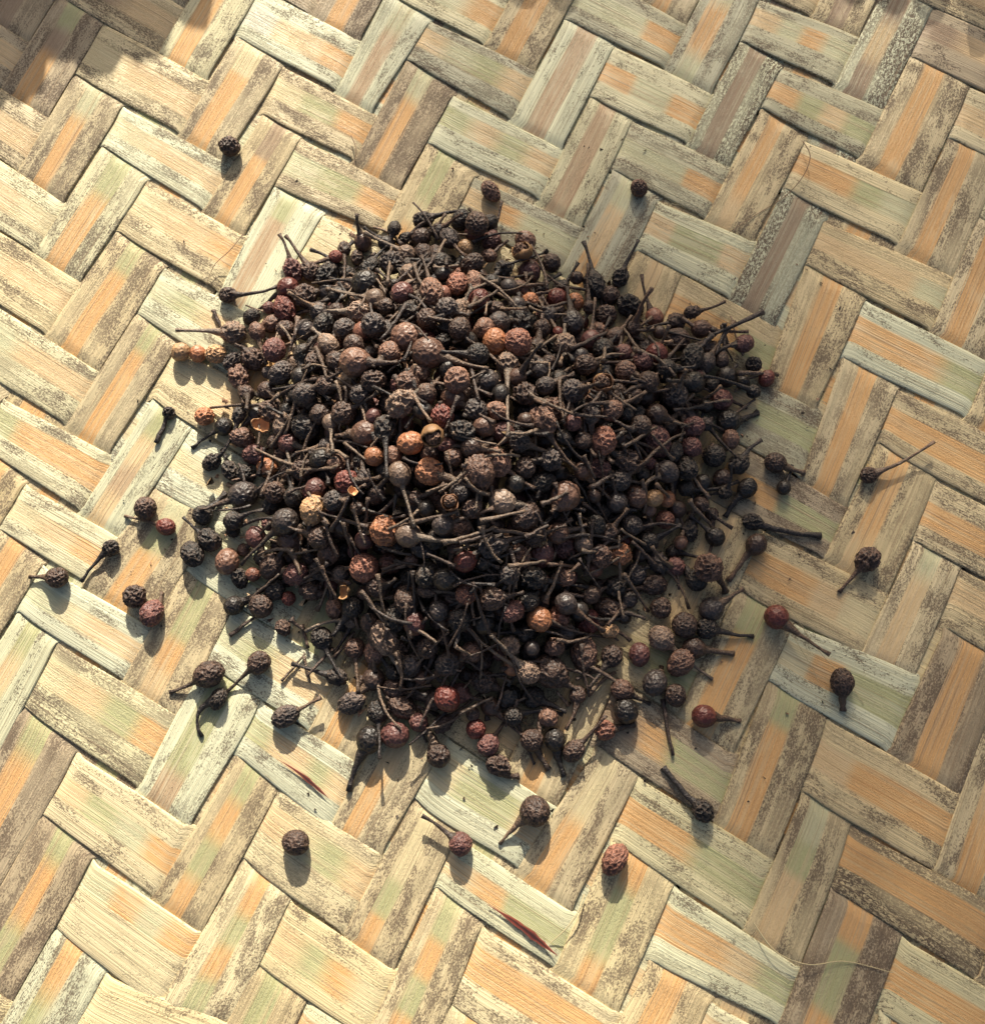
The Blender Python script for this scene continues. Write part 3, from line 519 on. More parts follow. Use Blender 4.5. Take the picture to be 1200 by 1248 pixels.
# x y radius colour shape [stalk-end x y [bend]] ; shape s smooth, n net, h shrivelled, + raised-stalk flag 'u'
# after '|': label | short landmark name
LOOSE = '''280 178 12 d n | dark wrinkled peppercorn alone on the mat near the upper left corner
598 233 10.5 n h | brown peppercorn just above the top edge of the heap
778 229 10.5 m n | small brown peppercorn alone on the mat right of the heap's top
220 429 11.5 t s | tan peppercorn at the left end of the row of three pale ones
241 431 10.5 o s | orange-brown peppercorn in the middle of the row of three pale ones
263 431 11.5 t n | olive tan peppercorn at the right end of the row of three pale ones
249 507 11 o n | small orange-brown peppercorn with a pointed cap below the row of three pale ones
177 620 13.5 d n | round dark peppercorn just above the small red one, left of the heap
202 642 10.5 r s 152 629 .05 | small bright red-brown peppercorn on a thin stalk, left of the heap
135 668 10 k h 99 709 .08 | slender black peppercorn whose thin tail points down left, between two lone ones
69 704 12.5 d n 36 703 .03 | grey-brown peppercorn with a knobbed stalk nearest the left edge of the picture
164 727 13 d h | dark wrinkled peppercorn, left one of the touching pair at lower left
185 747 13 p n 197 722 .25 | purplish peppercorn with a short bent stalk, right one of the touching pair
254 822 15 d n 207 844 -.05 | dark peppercorn with its stalk pointing left, below the heap's lower left edge
315 808 13.5 d n 275 845 .02 | dark peppercorn with a thin stalk pointing down left, upper right of the hooked stalk
266 852 9.5 k h 246 898 .62 | small black peppercorn with a long hook-shaped stalk below the heap
348 873 12.5 g h 391 850 .02 u | grey wrinkled peppercorn with stalk pointing up right onto a pale strip
360 1027 14 d n | dark brown stalkless peppercorn alone on the mat below left of the heap
561 1029 13.5 p n 514 994 .06 u | purplish peppercorn with a long thin stalk pointing up left, lowest of the stalked ones
652 989 17 d n 609 1029 .10 | large dark peppercorn with a stalk hanging down left, below the heap
749 1048 13 R h | shrivelled reddish brown peppercorn without stalk at the bottom, under the heap
856 988 11.5 k h 808 935 -.04 T | black club-shaped peppercorn with a thick stalk pointing up left
858 873 13.5 r s 902 879 -.04 | shiny dark red peppercorn with stalk pointing right, lower right of the heap
1026 832 13 d n 1027 866 .0 T | dark peppercorn with a short thick stub pointing down at the right
946 752 14.5 r s 1011 798 .04 u | large dark red smooth peppercorn with a long stalk pointing down right
1057 682 13 d h 1022 722 .02 | angular dark peppercorn with stalk pointing down left at the right
1058 579 10 d h 1138 538 .10 u | small dark peppercorn with the longest thick stalk, near the right edge
945 564 12 d n 980 577 .03 T | dark round peppercorn with short stalk right of the heap
955 594 9 k s 965 567 .04 | small smooth black peppercorn with its stalk pointing up, right of the heap
910 595 11.5 k s 883 630 .08 T | black peppercorn with a pointed tip and stalk running down left, close to the heap
917 636 9.5 k h 1000 653 .08 T | long slender black peppercorn whose stalk points right to a pale strip
921 664 12 d s 887 708 .03 T | dark peppercorn with thick stalk pointing down left, below the long slender black one
888 513 14.5 k s 923 503 .12 T | smooth black teardrop peppercorn with stalk pointing right at the heap's edge
863 692 16 m h 884 722 -.12 T | brown wrinkled peppercorn with a short thick stalk right of the heap
848 707 12.5 k n 822 677 -.08 T | black peppercorn with stalk pointing up left beside the brown wrinkled one
867 742 14 g s 906 717 .02 u | smooth grey-black peppercorn with its stalk pointing up right at the lower right
834 762 15.5 d n | large round dark peppercorn touching the smooth grey-black one
861 766 12 k n 918 776 .05 | black peppercorn tucked under the smooth grey-black one
846 790 12.5 d s 894 797 .0 T | dark peppercorn with a thick stalk and an orange ring, pointing right
805 741 12.5 d n | dark stalkless peppercorn between the heap and the large round dark one
806 778 14 l n 868 828 .04 | grey net-wrinkled peppercorn with long stalk pointing down right
829 808 14 m n | brown net-wrinkled peppercorn at the lower right of the heap
798 832 14 g s 806 812 .1 | grey-black smooth peppercorn at the lower right of the heap
823 848 12 d n | dark peppercorn touching the long straight stalk at the lower right
758 841 12.5 m n 792 858 .05 | brown peppercorn with a short stalk at the heap's lower right foot
762 866 14 k s 748 843 .1 | black smooth peppercorn with a pale ring mark at the heap's lower right foot
737 890 11.5 R n 773 883 .04 T | reddish peppercorn with thick stalk pointing right at the heap's lower right foot
699 915 11.5 d n 738 872 .02 u | dark peppercorn with stalk pointing up right at the heap's lower foot
779 798 12 p s | purplish brown peppercorn left of the grey net-wrinkled one
595 908 12.5 p n 624 866 .02 | purplish peppercorn with thin stalk pointing up right at the heap's bottom edge
607 933 11 d h 632 946 .35 T | dark peppercorn with a hooked stalk, lowest at the bottom middle of the heap
580 889 11.5 r n | dark red stalkless peppercorn at the bottom middle of the heap
534 921 13 d n 506 862 .05 T | dark peppercorn with stalk running up left at the heap's bottom
481 896 15 p s | purplish red round peppercorn at the bottom left of the heap
450 902 15.5 k s 425 964 .10 T | black peppercorn with a curved stalk pointing down, at the heap's bottom left
648 902 13 d n 668 938 .05 T | dark peppercorn with stalk pointing down at the heap's bottom right
676 902 12.5 k s 687 946 .08 T | black oval peppercorn with thin stalk pointing down at the heap's bottom right
273 520 11 k s 234 546 .06 | black peppercorn with a thin stalk pointing down left at the heap's left edge
258 563 9.5 k h | small black oval shrivelled peppercorn at the heap's left edge
280 573 10 k h 270 548 .1 | small black shrivelled peppercorn right of the black oval one
300 578 11 k h | black shrivelled peppercorn beside the pale orange one at the left
295 533 12 m n | brown net-wrinkled peppercorn under the ragged orange husk
310 554 12 p n | purplish peppercorn just upper left of the pale orange one
326 570 12 o s | round pale orange peppercorn at the heap's left side | round pale orange one
296 603 16 g s 243 622 -.03 u | large smooth grey peppercorn with a pale stalk pointing left
247 628 12 k n 275 600 .04 T | black peppercorn left of the large smooth grey one
255 658 12 k h 223 630 -.04 u | black peppercorn with stalk pointing up left at the heap's left corner
234 675 13 k h | black shrivelled peppercorn at the leftmost corner of the heap
277 684 14.5 n s | warm brown cracked peppercorn at the heap's lower left edge
285 738 11.5 k s 330 715 .03 | black peppercorn with a stalk pointing right at the heap's lower left foot
318 739 14 d n | dark net-wrinkled peppercorn at the heap's lower left foot
292 705 10 k h | small black shrivelled peppercorn below the warm brown cracked one
345 765 9 d h | small dark peppercorn fragment at the heap's lower left foot
350 351 13.5 r s 311 381 .04 | dark red smooth peppercorn with stalk at the upper left of the heap
347 376 13.5 r h | dark red shrivelled peppercorn under the smooth dark red one
348 402 12 d n | dark round peppercorn third in the column at the heap's upper left
373 402 13 g s 352 385 .1 | smooth grey peppercorn at the upper left of the heap
278 359 10 d h 338 349 .12 u | small wrinkled peppercorn with a long thin stalk pointing right into the heap
284 405 13 l h 214 402 .02 u | greyish peppercorn with a long thin stalk pointing left, at the heap's left
306 386 9.5 k n | small black peppercorn between two stalks at the heap's upper left
357 329 11.5 p h 340 285 .10 u | purplish peppercorn with a stalk standing straight up at the heap's upper left
378 330 11 d h 348 287 .03 u | dark shrivelled peppercorn with a stalk pointing up left beside the upright one
309 437 13 d h 286 420 .2 u | dark shrivelled peppercorn with a curled pale stalk at the heap's left
283 440 9.5 g h | small grey shrivelled peppercorn beside the row of three pale ones
291 459 12.5 m h 297 492 .02 u | brown shrivelled peppercorn whose stalk hangs down at the heap's left
471 297 10.5 k s 443 277 .03 u | small round black peppercorn with stalk pointing up left, at the heap's top
513 289 12 d s 543 260 .15 u | dark peppercorn with a curved black stalk pointing up right at the heap's top
497 291 9 k h | small black peppercorn at the heap's very top left
562 268 12 k n | black stalkless peppercorn at the very top of the heap
581 272 14 d n 572 255 .1 | dark peppercorn with a pointed cap at the very top of the heap
578 283 12.5 p s | purplish round peppercorn under the top two black ones
599 293 12 p n 611 245 .03 u | purplish peppercorn with a brown stalk standing up at the heap's top right
724 347 13.5 k h 711 294 .05 u | black wrinkled peppercorn with a thick stalk pointing up at the heap's upper right
756 338 9.5 k h 778 292 -.05 u | small black peppercorn with a thick stalk leaning up right
768 373 13 k h 781 381 .0 | black angular peppercorn under the one with the leaning stalk
934 461 10 r s | small dark red peppercorn at the right tip of the heap
918 444 10 k h | black peppercorn above the dark red one at the right tip of the heap
885 459 13.5 k s | smooth black peppercorn near the right tip of the heap
905 466 8.5 k s | small smooth black peppercorn left of the right tip's red one
879 487 13.5 p n | purplish net-wrinkled peppercorn at the right edge of the heap
871 654 11 k s 840 628 .03 u | black peppercorn with long stalk pointing up left at the heap's right foot
880 583 11 d s | dark round peppercorn at the right edge of the heap'''
HEAP = '''442 424 11 t s | pale tan smooth peppercorn in the upper left of the heap | pale tan one
433 441 17 n s 484 441 .03 | large pinkish brown oval peppercorn with stalk pointing right, upper left of the heap | large pinkish oval one
475 430 13 n n 455 447 .1;522 430 18 m s 595 449 .04 u | very large brown peppercorn with long thin stalk, in the sunlit top | very large brown one
582 432 13 k n;425 461 13.5 t s | tan peppercorn half hidden under the large pinkish oval one | half-hidden tan one
455 464 12 d h;510 456 12 m h;557 463 14.5 n n | warm brown dimpled peppercorn in the middle top of the heap | dimpled warm brown one
593 464 13.5 g s;490 491 14.5 l h 515 470 .1;419 503 14 d n 460 478 .05;553 486 14 m s 602 515 .03 u;539 507 12.5 r n 536 489 0 | dark red peppercorn with an upward point, middle of the heap | pointed dark red one
497 468 12 m h 525 514 .03 u;563 525 11 k h;455 507 9 p s;445 528 15.5 m s 409 532 .05;470 522 13.5 k h 472 582 .02 u;456 556 11 o s | small pinkish orange oval peppercorn near the heap's middle | small pinkish orange one
500 540 13.5 o s | orange-brown round peppercorn near the heap's middle | orange-brown round one
487 578 13 l s 505 642 .02 u | greyish peppercorn with long pale stalk pointing down, at the heap's middle | pale-stalked greyish one
524 575 15.5 o n 573 592 .0 | bright orange-red peppercorn in the very middle of the heap | bright orange-red one
583 577 17 m n;423 588 14 r n 463 582 .0 | crimson wrinkled peppercorn with a stalk pointing right | crimson wrinkled one
403 515 10 l s 406 552 .04 u;618 443 12 l h 619 532 .0 u | grey cracked peppercorn with a straight stalk hanging down | straight-stalked grey one
657 450 12 g s 650 430 .1;713 445 12.5 d n;762 452 12.5 m n 800 475 -.1;733 463 8 t s;698 477 13.5 g n;662 513 14.5 n h 704 573 .12 u | lumpy warm brown peppercorn with a long curved stalk, right of middle | curved-stalked lumpy one
640 512 9 d s;698 515 10 p n;711 537 10 d n;735 538 15 R n 733 565 .0 | reddish club-shaped peppercorn right of the heap's middle | reddish club-shaped one
671 560 12.5 g h 648 562 .05;710 574 10.5 m s;688 605 17 n s 672 625 .0 | large warm brown peppercorn lower right of the middle | large warm brown one
612 611 14.5 w s 648 617 .05 | palest dusty peppercorn with a dark split, at the heap's middle | palest split one
765 562 13.5 d h;775 605 13 m s;796 607 10.5 t s | small tan peppercorn at the right of the heap | small tan one
752 612 12 g s 745 582 .05;633 538 11.5 g h;605 500 10 n h;604 563 15 n h;790 622 9 n s;469 647 17 o n | large orange-tan wrinkled peppercorn below the heap's middle | large orange-tan one
498 652 14 l s 557 659 .05 u | greyish peppercorn crossed by a shadow, stalk pointing right | shadow-crossed grey one
444 692 17 R n | big pinkish brown wrinkled peppercorn in the lower left of the heap | big pinkish brown one
444 658 11 p s;415 641 10 d s;513 668 10.5 g h;495 732 13 d n 501 778 .02 u;469 778 15 l h 490 822 .05 | grey brain-wrinkled peppercorn in the shaded lower left of the heap | brain-wrinkled grey one
568 724 11.5 R n;543 706 13 k s 603 713 .03 u | black elongated peppercorn with pale stalk pointing right, below the middle | pale-stalked black one
567 684 12.5 r s;640 630 14 d n;711 662 11 l n 705 626 .02;755 675 13.5 o n | orange-brown round peppercorn at the lower right of the heap | lower right orange-brown one
732 678 12 m h;774 700 12 g n;723 694 10 R s 668 688 .04;657 755 14 o s | orange-brown round peppercorn in the shaded lower part | shaded orange-brown one
681 752 12 R h;690 736 12 g s 737 769 .03 u;742 768 9.5 t h;711 796 15.5 m h | brown furrowed peppercorn near the heap's lower right foot | furrowed brown one
671 819 18 d n 705 842 .05 | large round dark peppercorn near the heap's lower edge | large round dark one
643 819 13 l n 598 774 .0 u | greyish peppercorn with a thick grey stalk pointing up left | thick-stalked greyish one
624 812 11 o s | small orange-red peppercorn half hidden near the heap's lower edge | half-hidden orange-red one
676 788 11 m n;766 731 10.5 g n 741 762 .0 u;622 787 11 l h;648 790 9 g s;342 455 13 g n 318 476 -.1;367 459 12 k s;371 480 13 g n;362 482 11 k s
490 357 13.5 p s | purplish red smooth peppercorn in the upper part of the heap | purplish red smooth one
437 380 12.5 l h 398 379 .02 u;457 364 12.5 l s 400 352 .0;470 373 10 d n;502 352 12 l n 530 376 .05;526 355 13 n h 513 312 .05 u;540 358 10 R s
583 367 13 r s | dark red round peppercorn near the heap's upper edge | round dark red one
557 345 12 R h;577 346 12 n h;540 334 10 k s;537 321 13.5 k n 500 316 .05 u;575 322 12.5 d n;567 301 9.5 t s | small tan peppercorn near the heap's top | small top tan one
548 290 12 g h 568 312 .1;477 320 14 g h 474 347 .05 u;495 309 11 l n;445 345 16 k s 402 340 .05;456 341 9 m s;499 333 12 l n;470 405 14 g n;443 404 12.5 R s 480 420 .05
495 411 17 n s 520 408 .0 | large warm brown peppercorn in the sunlit upper left | large sunlit warm brown one
455 396 14 g n;545 376 12.5 g n 572 384 .05 u;546 397 12 k s;432 420 12 d n;612 327 10 k h;645 331 14.5 p s | purplish round peppercorn beside the open orange shell
633 352 11 m n;678 364 12 r s | dark red peppercorn at the heap's upper right edge
646 366 10 o n 665 378 .1;668 384 11 g n;697 393 14 g s 691 350 .0 u | grey-purple peppercorn with a stalk standing up at the upper right
720 414 12 p s 725 363 .0 u;700 368 11.5 o s | orange-brown peppercorn behind the upright stalks at the upper right
631 417 16 R n | reddish brown wrinkled peppercorn in the sunlit upper part | sunlit reddish one
688 420 13.5 l n 688 395 0;603 416 14.5 o s | pinkish orange peppercorn in the sunlit upper part | pinkish orange one
680 405 7 r s;738 385 13 d n;630 372 11 g s;608 392 12 g n 635 388 .05;604 377 10 d h;655 424 11 d h 661 382 .0 u
800 431 13 r s 790 410 .1 | dark red peppercorn in the right part of the heap | right-hand dark red one
843 436 13 k h;860 442 11.5 g n;812 450 12 k n 848 446 .05 u;845 466 13.5 k s;822 482 14 g h;783 440 12 p n;835 508 12 g h;845 520 12 p n;800 505 12 d s 840 520 .02 u
823 392 11 d h 788 400 .05 u;790 465 12 d n 760 480 .05;860 495 9 k s;842 545 12 p n;870 555 14 k n;835 570 13 k h;855 590 11 k s;812 575 13 g s;780 520 13 d n 750 535 .05
810 633 11.5 R n | reddish peppercorn at the right foot of the heap | right foot reddish one
813 608 9.5 o s | small orange peppercorn at the right edge of the heap | small right orange one
825 620 11 d s 800 590 .05 u;390 655 14 d n 345 640 .0 u;354 658 15 m s 366 700 .05 u | brown round peppercorn at the left side of the heap | left side brown one
381 622 14 t n 375 650 .05 | olive tan peppercorn near the left side of the heap | olive tan one
347 636 15 g s 294 688 .02 u | grey peppercorn with long stalk running down left | long-stalked left grey one
357 606 11 k n;370 572 14 d n 412 568 .03 u;385 595 12 p s;330 616 10 k h;372 520 16 k n 325 496 .05 u;380 490 12 l n;398 470 12 d n 440 470 .05
345 520 12 l h;352 540 12 p s;400 545 12 g n 360 552 .04 u;335 600 12 d n;312 655 12 p s;332 690 14 d n;320 680 10 k n;408 610 12 g n;308 700 9 R s | small reddish peppercorn low at the left edge of the heap
360 700 13 p n;380 720 11.5 d h;335 718 12 k n;408 742 10.5 n h 392 690 .05 u;415 700 11 g n;400 675 12 m n;430 740 12 k n 405 775 .0 u
460 716 12 d n 482 706 .1;520 700 12 k n;450 760 11 d n;432 790 12 m n;410 825 10 k h;455 828 13 d s 424 858 .0;505 760 12 p s;535 745 11 g s;560 755 13 k n 555 790 .0 u
520 790 12 d n;545 810 13 g n 512 838 .0;575 795 12 m n;590 760 12 k s;600 730 13 d n 638 722 .0 u;620 700 12 g n;650 705 12 k h;625 745 11 p n;590 830 13 d n;560 845 12 p n 600 858 .0;620 850 13 k s
480 840 12 d n;500 812 12 g h;530 852 13 d n;545 852 14 r s | dark red round peppercorn near the bottom of the heap | bottom dark red one
650 850 12 k n 690 868 .0;690 770 11 g n;705 745 12 k s;720 725 11 d n;750 715 12 k n 790 690 .0;745 800 12 d n;428 857 12 g h 445 850 .1;460 868 12.5 k n 463 925 .0 u
490 862 12 d h 470 850 .1;540 882 10 d h;510 880 11 p n;600 665 12 g h 660 648 -.05 u;560 640 12 n h;575 620 11 d n;540 640 12 g s;520 620 10 k s;560 600 11 g n;640 570 11 d n;628 590 11 k s
650 655 11 d n 690 640 .0 u;680 650 12 m s 715 640 .0;725 640 12 k n;740 650 11 d h 765 620 .0 u;770 640 12 g n;790 660 12 k n 830 640 .0 u;780 675 10 d s;755 585 12 g n 790 560 .0 u
700 490 12 k s 745 500 .0;720 505 11 g n;745 500 12 m n;640 480 12 d h;665 470 11 g n 700 455 .0 u;630 460 11 m s;610 480 11 k s;580 500 12 g n;590 520 11 m s;575 545 12 d s 610 550 .0 u
520 480 11 d n;515 500 11 k s;440 480 12 g n;410 440 12 d n;400 420 12 l n 380 400 .05 u;385 440 12 d n;420 400 12 g n;410 380 11 d n;395 395 12 k n;430 350 12 l n;410 360 11 k n
560 400 12 d n;570 415 11 k s;590 400 12 n n;560 380 12 l h 575 350 .0 u;620 350 11 g s;600 345 11 k n;660 400 11 d n;705 435 12 g s;735 425 12 k n;750 410 11 d n 770 385 .0 u;760 430 11 p n
575 440 11 m s;545 450 10 k s;640 430 12 d n;610 400 10 m n;390 505 12 d n;350 500 10 k s;390 560 12 k s;410 565 11 m n'''
STICKS = '''808 852 820 921 .45 .02 | long straight dark stalk lying below the lower right of the heap
190 540 206 503 .55 .02 T | short black bud-tipped stalk alone on the mat left of the heap
500 637 557 623 .45 .03;540 662 603 642 .45 .05;600 645 662 654 .40 .0 ;610 532 665 528 .0 .0;640 655 668 640 .4 .0
260 378 275 408 .40 .05;343 830 372 796 .3 .03;322 494 256 497 .35 .04;420 340 380 345 .3 .0;398 352 445 362 .35 .02;445 330 470 358 .25 -.12
472 345 477 300 .35 .0;505 322 515 350 .4 .05;520 386 560 392 .4 .02;570 375 610 352 .4 .0;660 376 700 365 .4 .03;668 443 640 442 .4 .02
695 425 739 405 .45 .0;735 440 738 417 .4 .0;645 480 700 505 .4 .05;700 505 740 508 .35 .03;715 500 735 475 .4 .0;740 475 775 500 .35 .05;760 545 800 520 .4 .0
660 615 692 600 .45 .0;720 595 745 579 .5 .0;711 555 725 583 .35 .0;560 662 600 650 .35 .0;585 635 640 622 .4 .02;670 650 705 626 .0 .0;555 690 520 675 .35 .02
460 700 470 760 .35 .0;440 720 468 758 .4 .0;545 790 570 735 .3 .1;555 788 575 800 .35 .0;600 870 640 850 .35 .0;700 740 735 770 .4 .02;620 690 665 684 .4 .0
760 700 790 745 .4 .0;800 690 770 660 .4 .0;820 560 795 530 .4 .0;840 610 870 645 .45 .03;850 420 882 400 .4 .05;780 430 760 400 .4 .0;900 455 948 457 .5 -.05
340 480 300 520 .35 .0;330 545 355 505 .35 .0;400 640 375 600 .35 .0;350 575 410 570 .35 .0;430 620 445 665 .35 .0;385 680 410 730 .4 .0;300 735 340 700 .35 .0;280 775 320 745 .4 .0
370 800 378 832 .35 .0;500 862 520 905 .4 .0;560 870 600 850 .35 .0;630 880 650 930 .4 .0;420 540 445 560 .3 .0;520 600 545 590 .3 .0'''

def parse(t, loose):
    out = []
    for s in t.replace('\n', ';').split(';'):
        if not s.strip(): continue
        q = s.split('|'); a = q[0].split()
        flags = [x for x in a if x in ('u', 'T')]; a = [x for x in a if x not in ('u', 'T')]
        d = dict(u=float(a[0]), v=float(a[1]), r=float(a[2])*PXM, c=a[3], sh=a[4], flags=flags, loose=loose,
                 st=tuple(map(float, a[5:7])) if len(a) >= 7 else None, bend=float(a[7]) if len(a) > 7 else 0,
                 label=q[1].strip() if len(q) > 1 else None, short=q[2].strip() if len(q) > 2 else None)
        out.append(d)
    return out
BER = parse(LOOSE, True)+parse(HEAP, False)
# --- solve positions: berries rest on the mat or on the mound; loose ones that meet are nudged up, not through each other
def seat(b):
    if b['loose']:
        p0 = px(b['u'], b['v'], b['r'])
        z = max(b['r']+.0004, float(hz(p0)[0])-.0006 if hd(p0)[0] > .001 else 0)
        P = px(b['u'], b['v'], z)
    else:
        P = px_on_heap(b['u'], b['v']); P = px(b['u'], b['v'], max(P[2]+b.get('dz', 0), b['r']+.0004))
    return P
for b in BER: b['P'] = seat(b)
for it in range(40):                       # lift the later of two that overlap
    moved = False
    X = np.array([b['P'] for b in BER]); Rr = np.array([b['r'] for b in BER])
    for i, b in enumerate(BER):
        d = np.linalg.norm(X-X[i], axis=1); need = (Rr+Rr[i])*.86
        for k in np.where((d < need) & (np.arange(len(BER)) != i))[0]:
            # the bigger is lifted, the smaller sinks if it may
            hi, lo = (i, k) if (Rr[i], i) > (Rr[k], k) else (k, i)
            X[hi] = px(BER[hi]['u'], BER[hi]['v'], X[hi][2]+.00025)
            zl = X[lo][2]-.0003
            if not BER[lo]['loose'] and zl > Rr[lo]+.0004: X[lo] = px(BER[lo]['u'], BER[lo]['v'], zl)
            moved = True
    for i, b in enumerate(BER): b['P'] = X[i]
    if not moved: break
# --- random fill below the noted top layer
rg = np.random.default_rng(11)
CX = [b['P'] for b in BER]; CRr = [b['r'] for b in BER]
lo = HPW.min(0); hi = HPW.max(0)
cand = np.c_[rg.uniform(lo[0], hi[0], 60000), rg.uniform(lo[1], hi[1], 60000), rg.uniform(.0, .026, 60000)]
hh = hz(cand); dd = hd(cand)
dep = hh-cand[:, 2]
rr = rg.choice([.0013, .0016, .0018, .0020, .0022, .0024, .0027], len(cand))
ok = (dd > -.0018) & ((dd > .002) | (rr < .0021)) & (dep > .0003-np.where(dd < .006, .0014, 0)) & (dep < .0085) & (cand[:, 2] > rr)
cand, rr, dep, dd = cand[ok], rr[ok], dep[ok], dd[ok]
order = np.argsort(dep + rg.uniform(0, .004, len(dep)))
X = np.zeros((4000, 3)); Q = np.zeros(4000); n = len(CX); X[:n] = CX; Q[:n] = CRr; n0 = n
for k in order:
    if n >= 1500: break
    d = np.linalg.norm(X[:n]-cand[k], axis=1)
    if (d < (Q[:n]+rr[k])*.95).any(): continue
    X[n] = cand[k]; Q[n] = rr[k]; n += 1
rnd = random.Random(5)
for i in range(n0, n):
    c = rnd.choices('kgdmpRrnl', [34, 10, 30, 13, 11, 2, 2, 5, 1])[0]  # weighted to black and dark brown, imitating the shade in the heap's gaps
    b = dict(r=float(Q[i]), c=c, sh=rnd.choice('snnhhn'), flags=[], loose=False, st=None, bend=rnd.uniform(-.20, .20), label=None, short=None, P=X[i].copy(), fill=True)
    if rnd.random() < .80: b['rand_st'] = True
    BER.append(b)
print('berries', len(BER))
# --- orientation and stalk ends
for i, b in enumerate(BER):
    P = b['P']; r = b['r']; b['E'] = None
    b['rs'] = (.00048 if 'T' in b['flags'] else .00030)*rnd.uniform(.9, 1.15)
    if not b['st'] and not b['label'] and not b.get('fill') and rnd.random() < .6: b['rand_st'] = True
    if b['st']:
        up = 'u' in b['flags']
        if b['loose'] and hd(px(*b['st']))[0] < .004: z = rnd.uniform(.0028, .0048) if up else .0009
        else: z = float(hz(px(*b['st'], P[2]))[0]) + (.0030 if up else .0012)
        b['E'] = px(*b['st'], z)
    elif b.get('rand_st'):
        a = rnd.uniform(0, 6.283); L = rnd.uniform(.0055, .0105)
        E = P+np.array([math.cos(a), math.sin(a), 0])*L
        E[2] = max(.0008, float(hz(E)[0])+rnd.uniform(-.001, .0022))
        if rnd.random() < .10: E = P+(E-P)*.6; E[2] = P[2]+L*.7
        b['E'] = E
    k = rnd.choice(SMOOTH if b['sh'] == 's' else NET if b['sh'] == 'n' else SHRIV); b['k'] = k
    if b['E'] is not None: q = Vector(b['E']-P).to_track_quat('Z', 'Y') @ Vector((0, 0, 1)).rotation_difference(Vector((0, 0, 1)))
    else: q = Vector((rnd.gauss(0, 1), rnd.gauss(0, 1), rnd.gauss(0, .5))).to_track_quat('Z', 'Y')
    q = q @ Matrix.Rotation(rnd.uniform(0, 6.28), 3, 'Z').to_quaternion()
    b['q'] = q
    base = np.array(COL[b['c']])*rnd.uniform(.82, 1.22); b['rgb'] = base; b['wr'] = .15 if b['sh'] == 's' else .8 if b['sh'] == 'n' else 1.0
    tone_s = np.array(rnd.choice([(.050, .031, .022), (.035, .024, .018), (.10, .066, .044), (.075, .046, .031)]))
    if b['c'] == 'k': tone_s = np.array((.022, .018, .017))
    if b['c'] in 'lw': tone_s = np.array((.13, .10, .075))
    b['rgbs'] = tone_s*rnd.uniform(.85, 1.3)
# --- which show largest: paint discs, nearest first
PIXS = .5; Wb, Hb = int(PW*PIXS), int(PH*PIXS); buf = -np.ones((Hb, Wb), int)
X = np.array([b['P'] for b in BER]); uvp = topx(X); dist = np.linalg.norm(X-CL, axis=1)
yy, xx = np.mgrid[0:Hb, 0:Wb]
for i in np.argsort(-dist):
    u, v = uvp[i]*PIXS; rp = BER[i]['r']/PXM*PIXS*(.2075/dist[i])
    x0, x1, y0, y1 = int(u-rp)-1, int(u+rp)+2, int(v-rp)-1, int(v+rp)+2
    m = (xx[y0:y1, x0:x1]-u)**2+(yy[y0:y1, x0:x1]-v)**2 < rp*rp
    buf[y0:y1, x0:x1][m] = i
cnt = np.bincount(buf[buf >= 0], minlength=len(BER))
rank = sorted(range(len(BER)), key=lambda i: -(cnt[i] + (10000 if BER[i]['label'] else 0)))
single = set(rank[:300]); print('singles annotated', sum(1 for i in single if not BER[i].get('fill')), 'visible fill', int((cnt[n0:] > 5).sum()))
for i, b in enumerate(BER): b['uv'] = uvp[i]

LM = [b for b in BER if b['short']]
def where(b):
    L = sorted(LM, key=lambda l: np.linalg.norm(l['uv']-b['uv'])); l = L[0]
    d = b['uv']-l['uv']; a = math.degrees(math.atan2(-d[1], d[0])) % 360
    w_ = ['right of', 'upper right of', 'above', 'upper left of', 'left of', 'lower left of', 'below', 'lower right of'][int((a+22.5)//45) % 8]
    return l, w_
SH = dict(s='smooth', n='wrinkled', h='shrivelled')
ORD = ['', 'second ', 'third ', 'fourth ', 'fifth ', 'sixth ', 'seventh ', 'eighth ', 'ninth ', 'tenth ']
todo = {}
for i in single:
    b = BER[i]
    if not b['label']:
        l, w_ = where(b)
        todo.setdefault((CNAME[b['c']], SH[b['sh']], b['E'] is not None, w_, l['short']), []).append((float(np.linalg.norm(l['uv']-b['uv'])), i))
for (cn, sh, st, w_, l), L in todo.items():
    for k, (_, i) in enumerate(sorted(L)):
        if k == 0 and len(L) > 1: pre = 'nearest '
        else: pre = ORD[k]
        lab = f"{pre}{cn} {sh} peppercorn {'with stalk' if st else 'without stalk'} in the heap, {w_} the {l}"
        if len(lab.replace('-', ' ').split()) > 16: lab = lab.replace(' in the heap,', ',').replace('without stalk', 'no stalk')
        if len(lab.replace('-', ' ').split()) > 16: lab = lab.replace(' peppercorn with', ' one with').replace('with stalk,', 'stalked,')
        BER[i]['label'] = lab
GH = 'peppercorns heaped on the woven mat'; GL = 'peppercorns scattered around the heap'
VS, FS, TS, RS_ = [], [], [], []; vo = 0
def add_stuff(v, f, rgb, rid, wr=1.0):
    global vo
    VS.append(np.asarray(v, np.float32)); FS.extend([tuple(x+vo for x in p) for p in f]); TS.append(np.tile([*rgb, wr], (len(v), 1))); RS_.append(np.asarray(rid, np.float32)); vo += len(v)
sq = lambda r_: random.Random(r_)
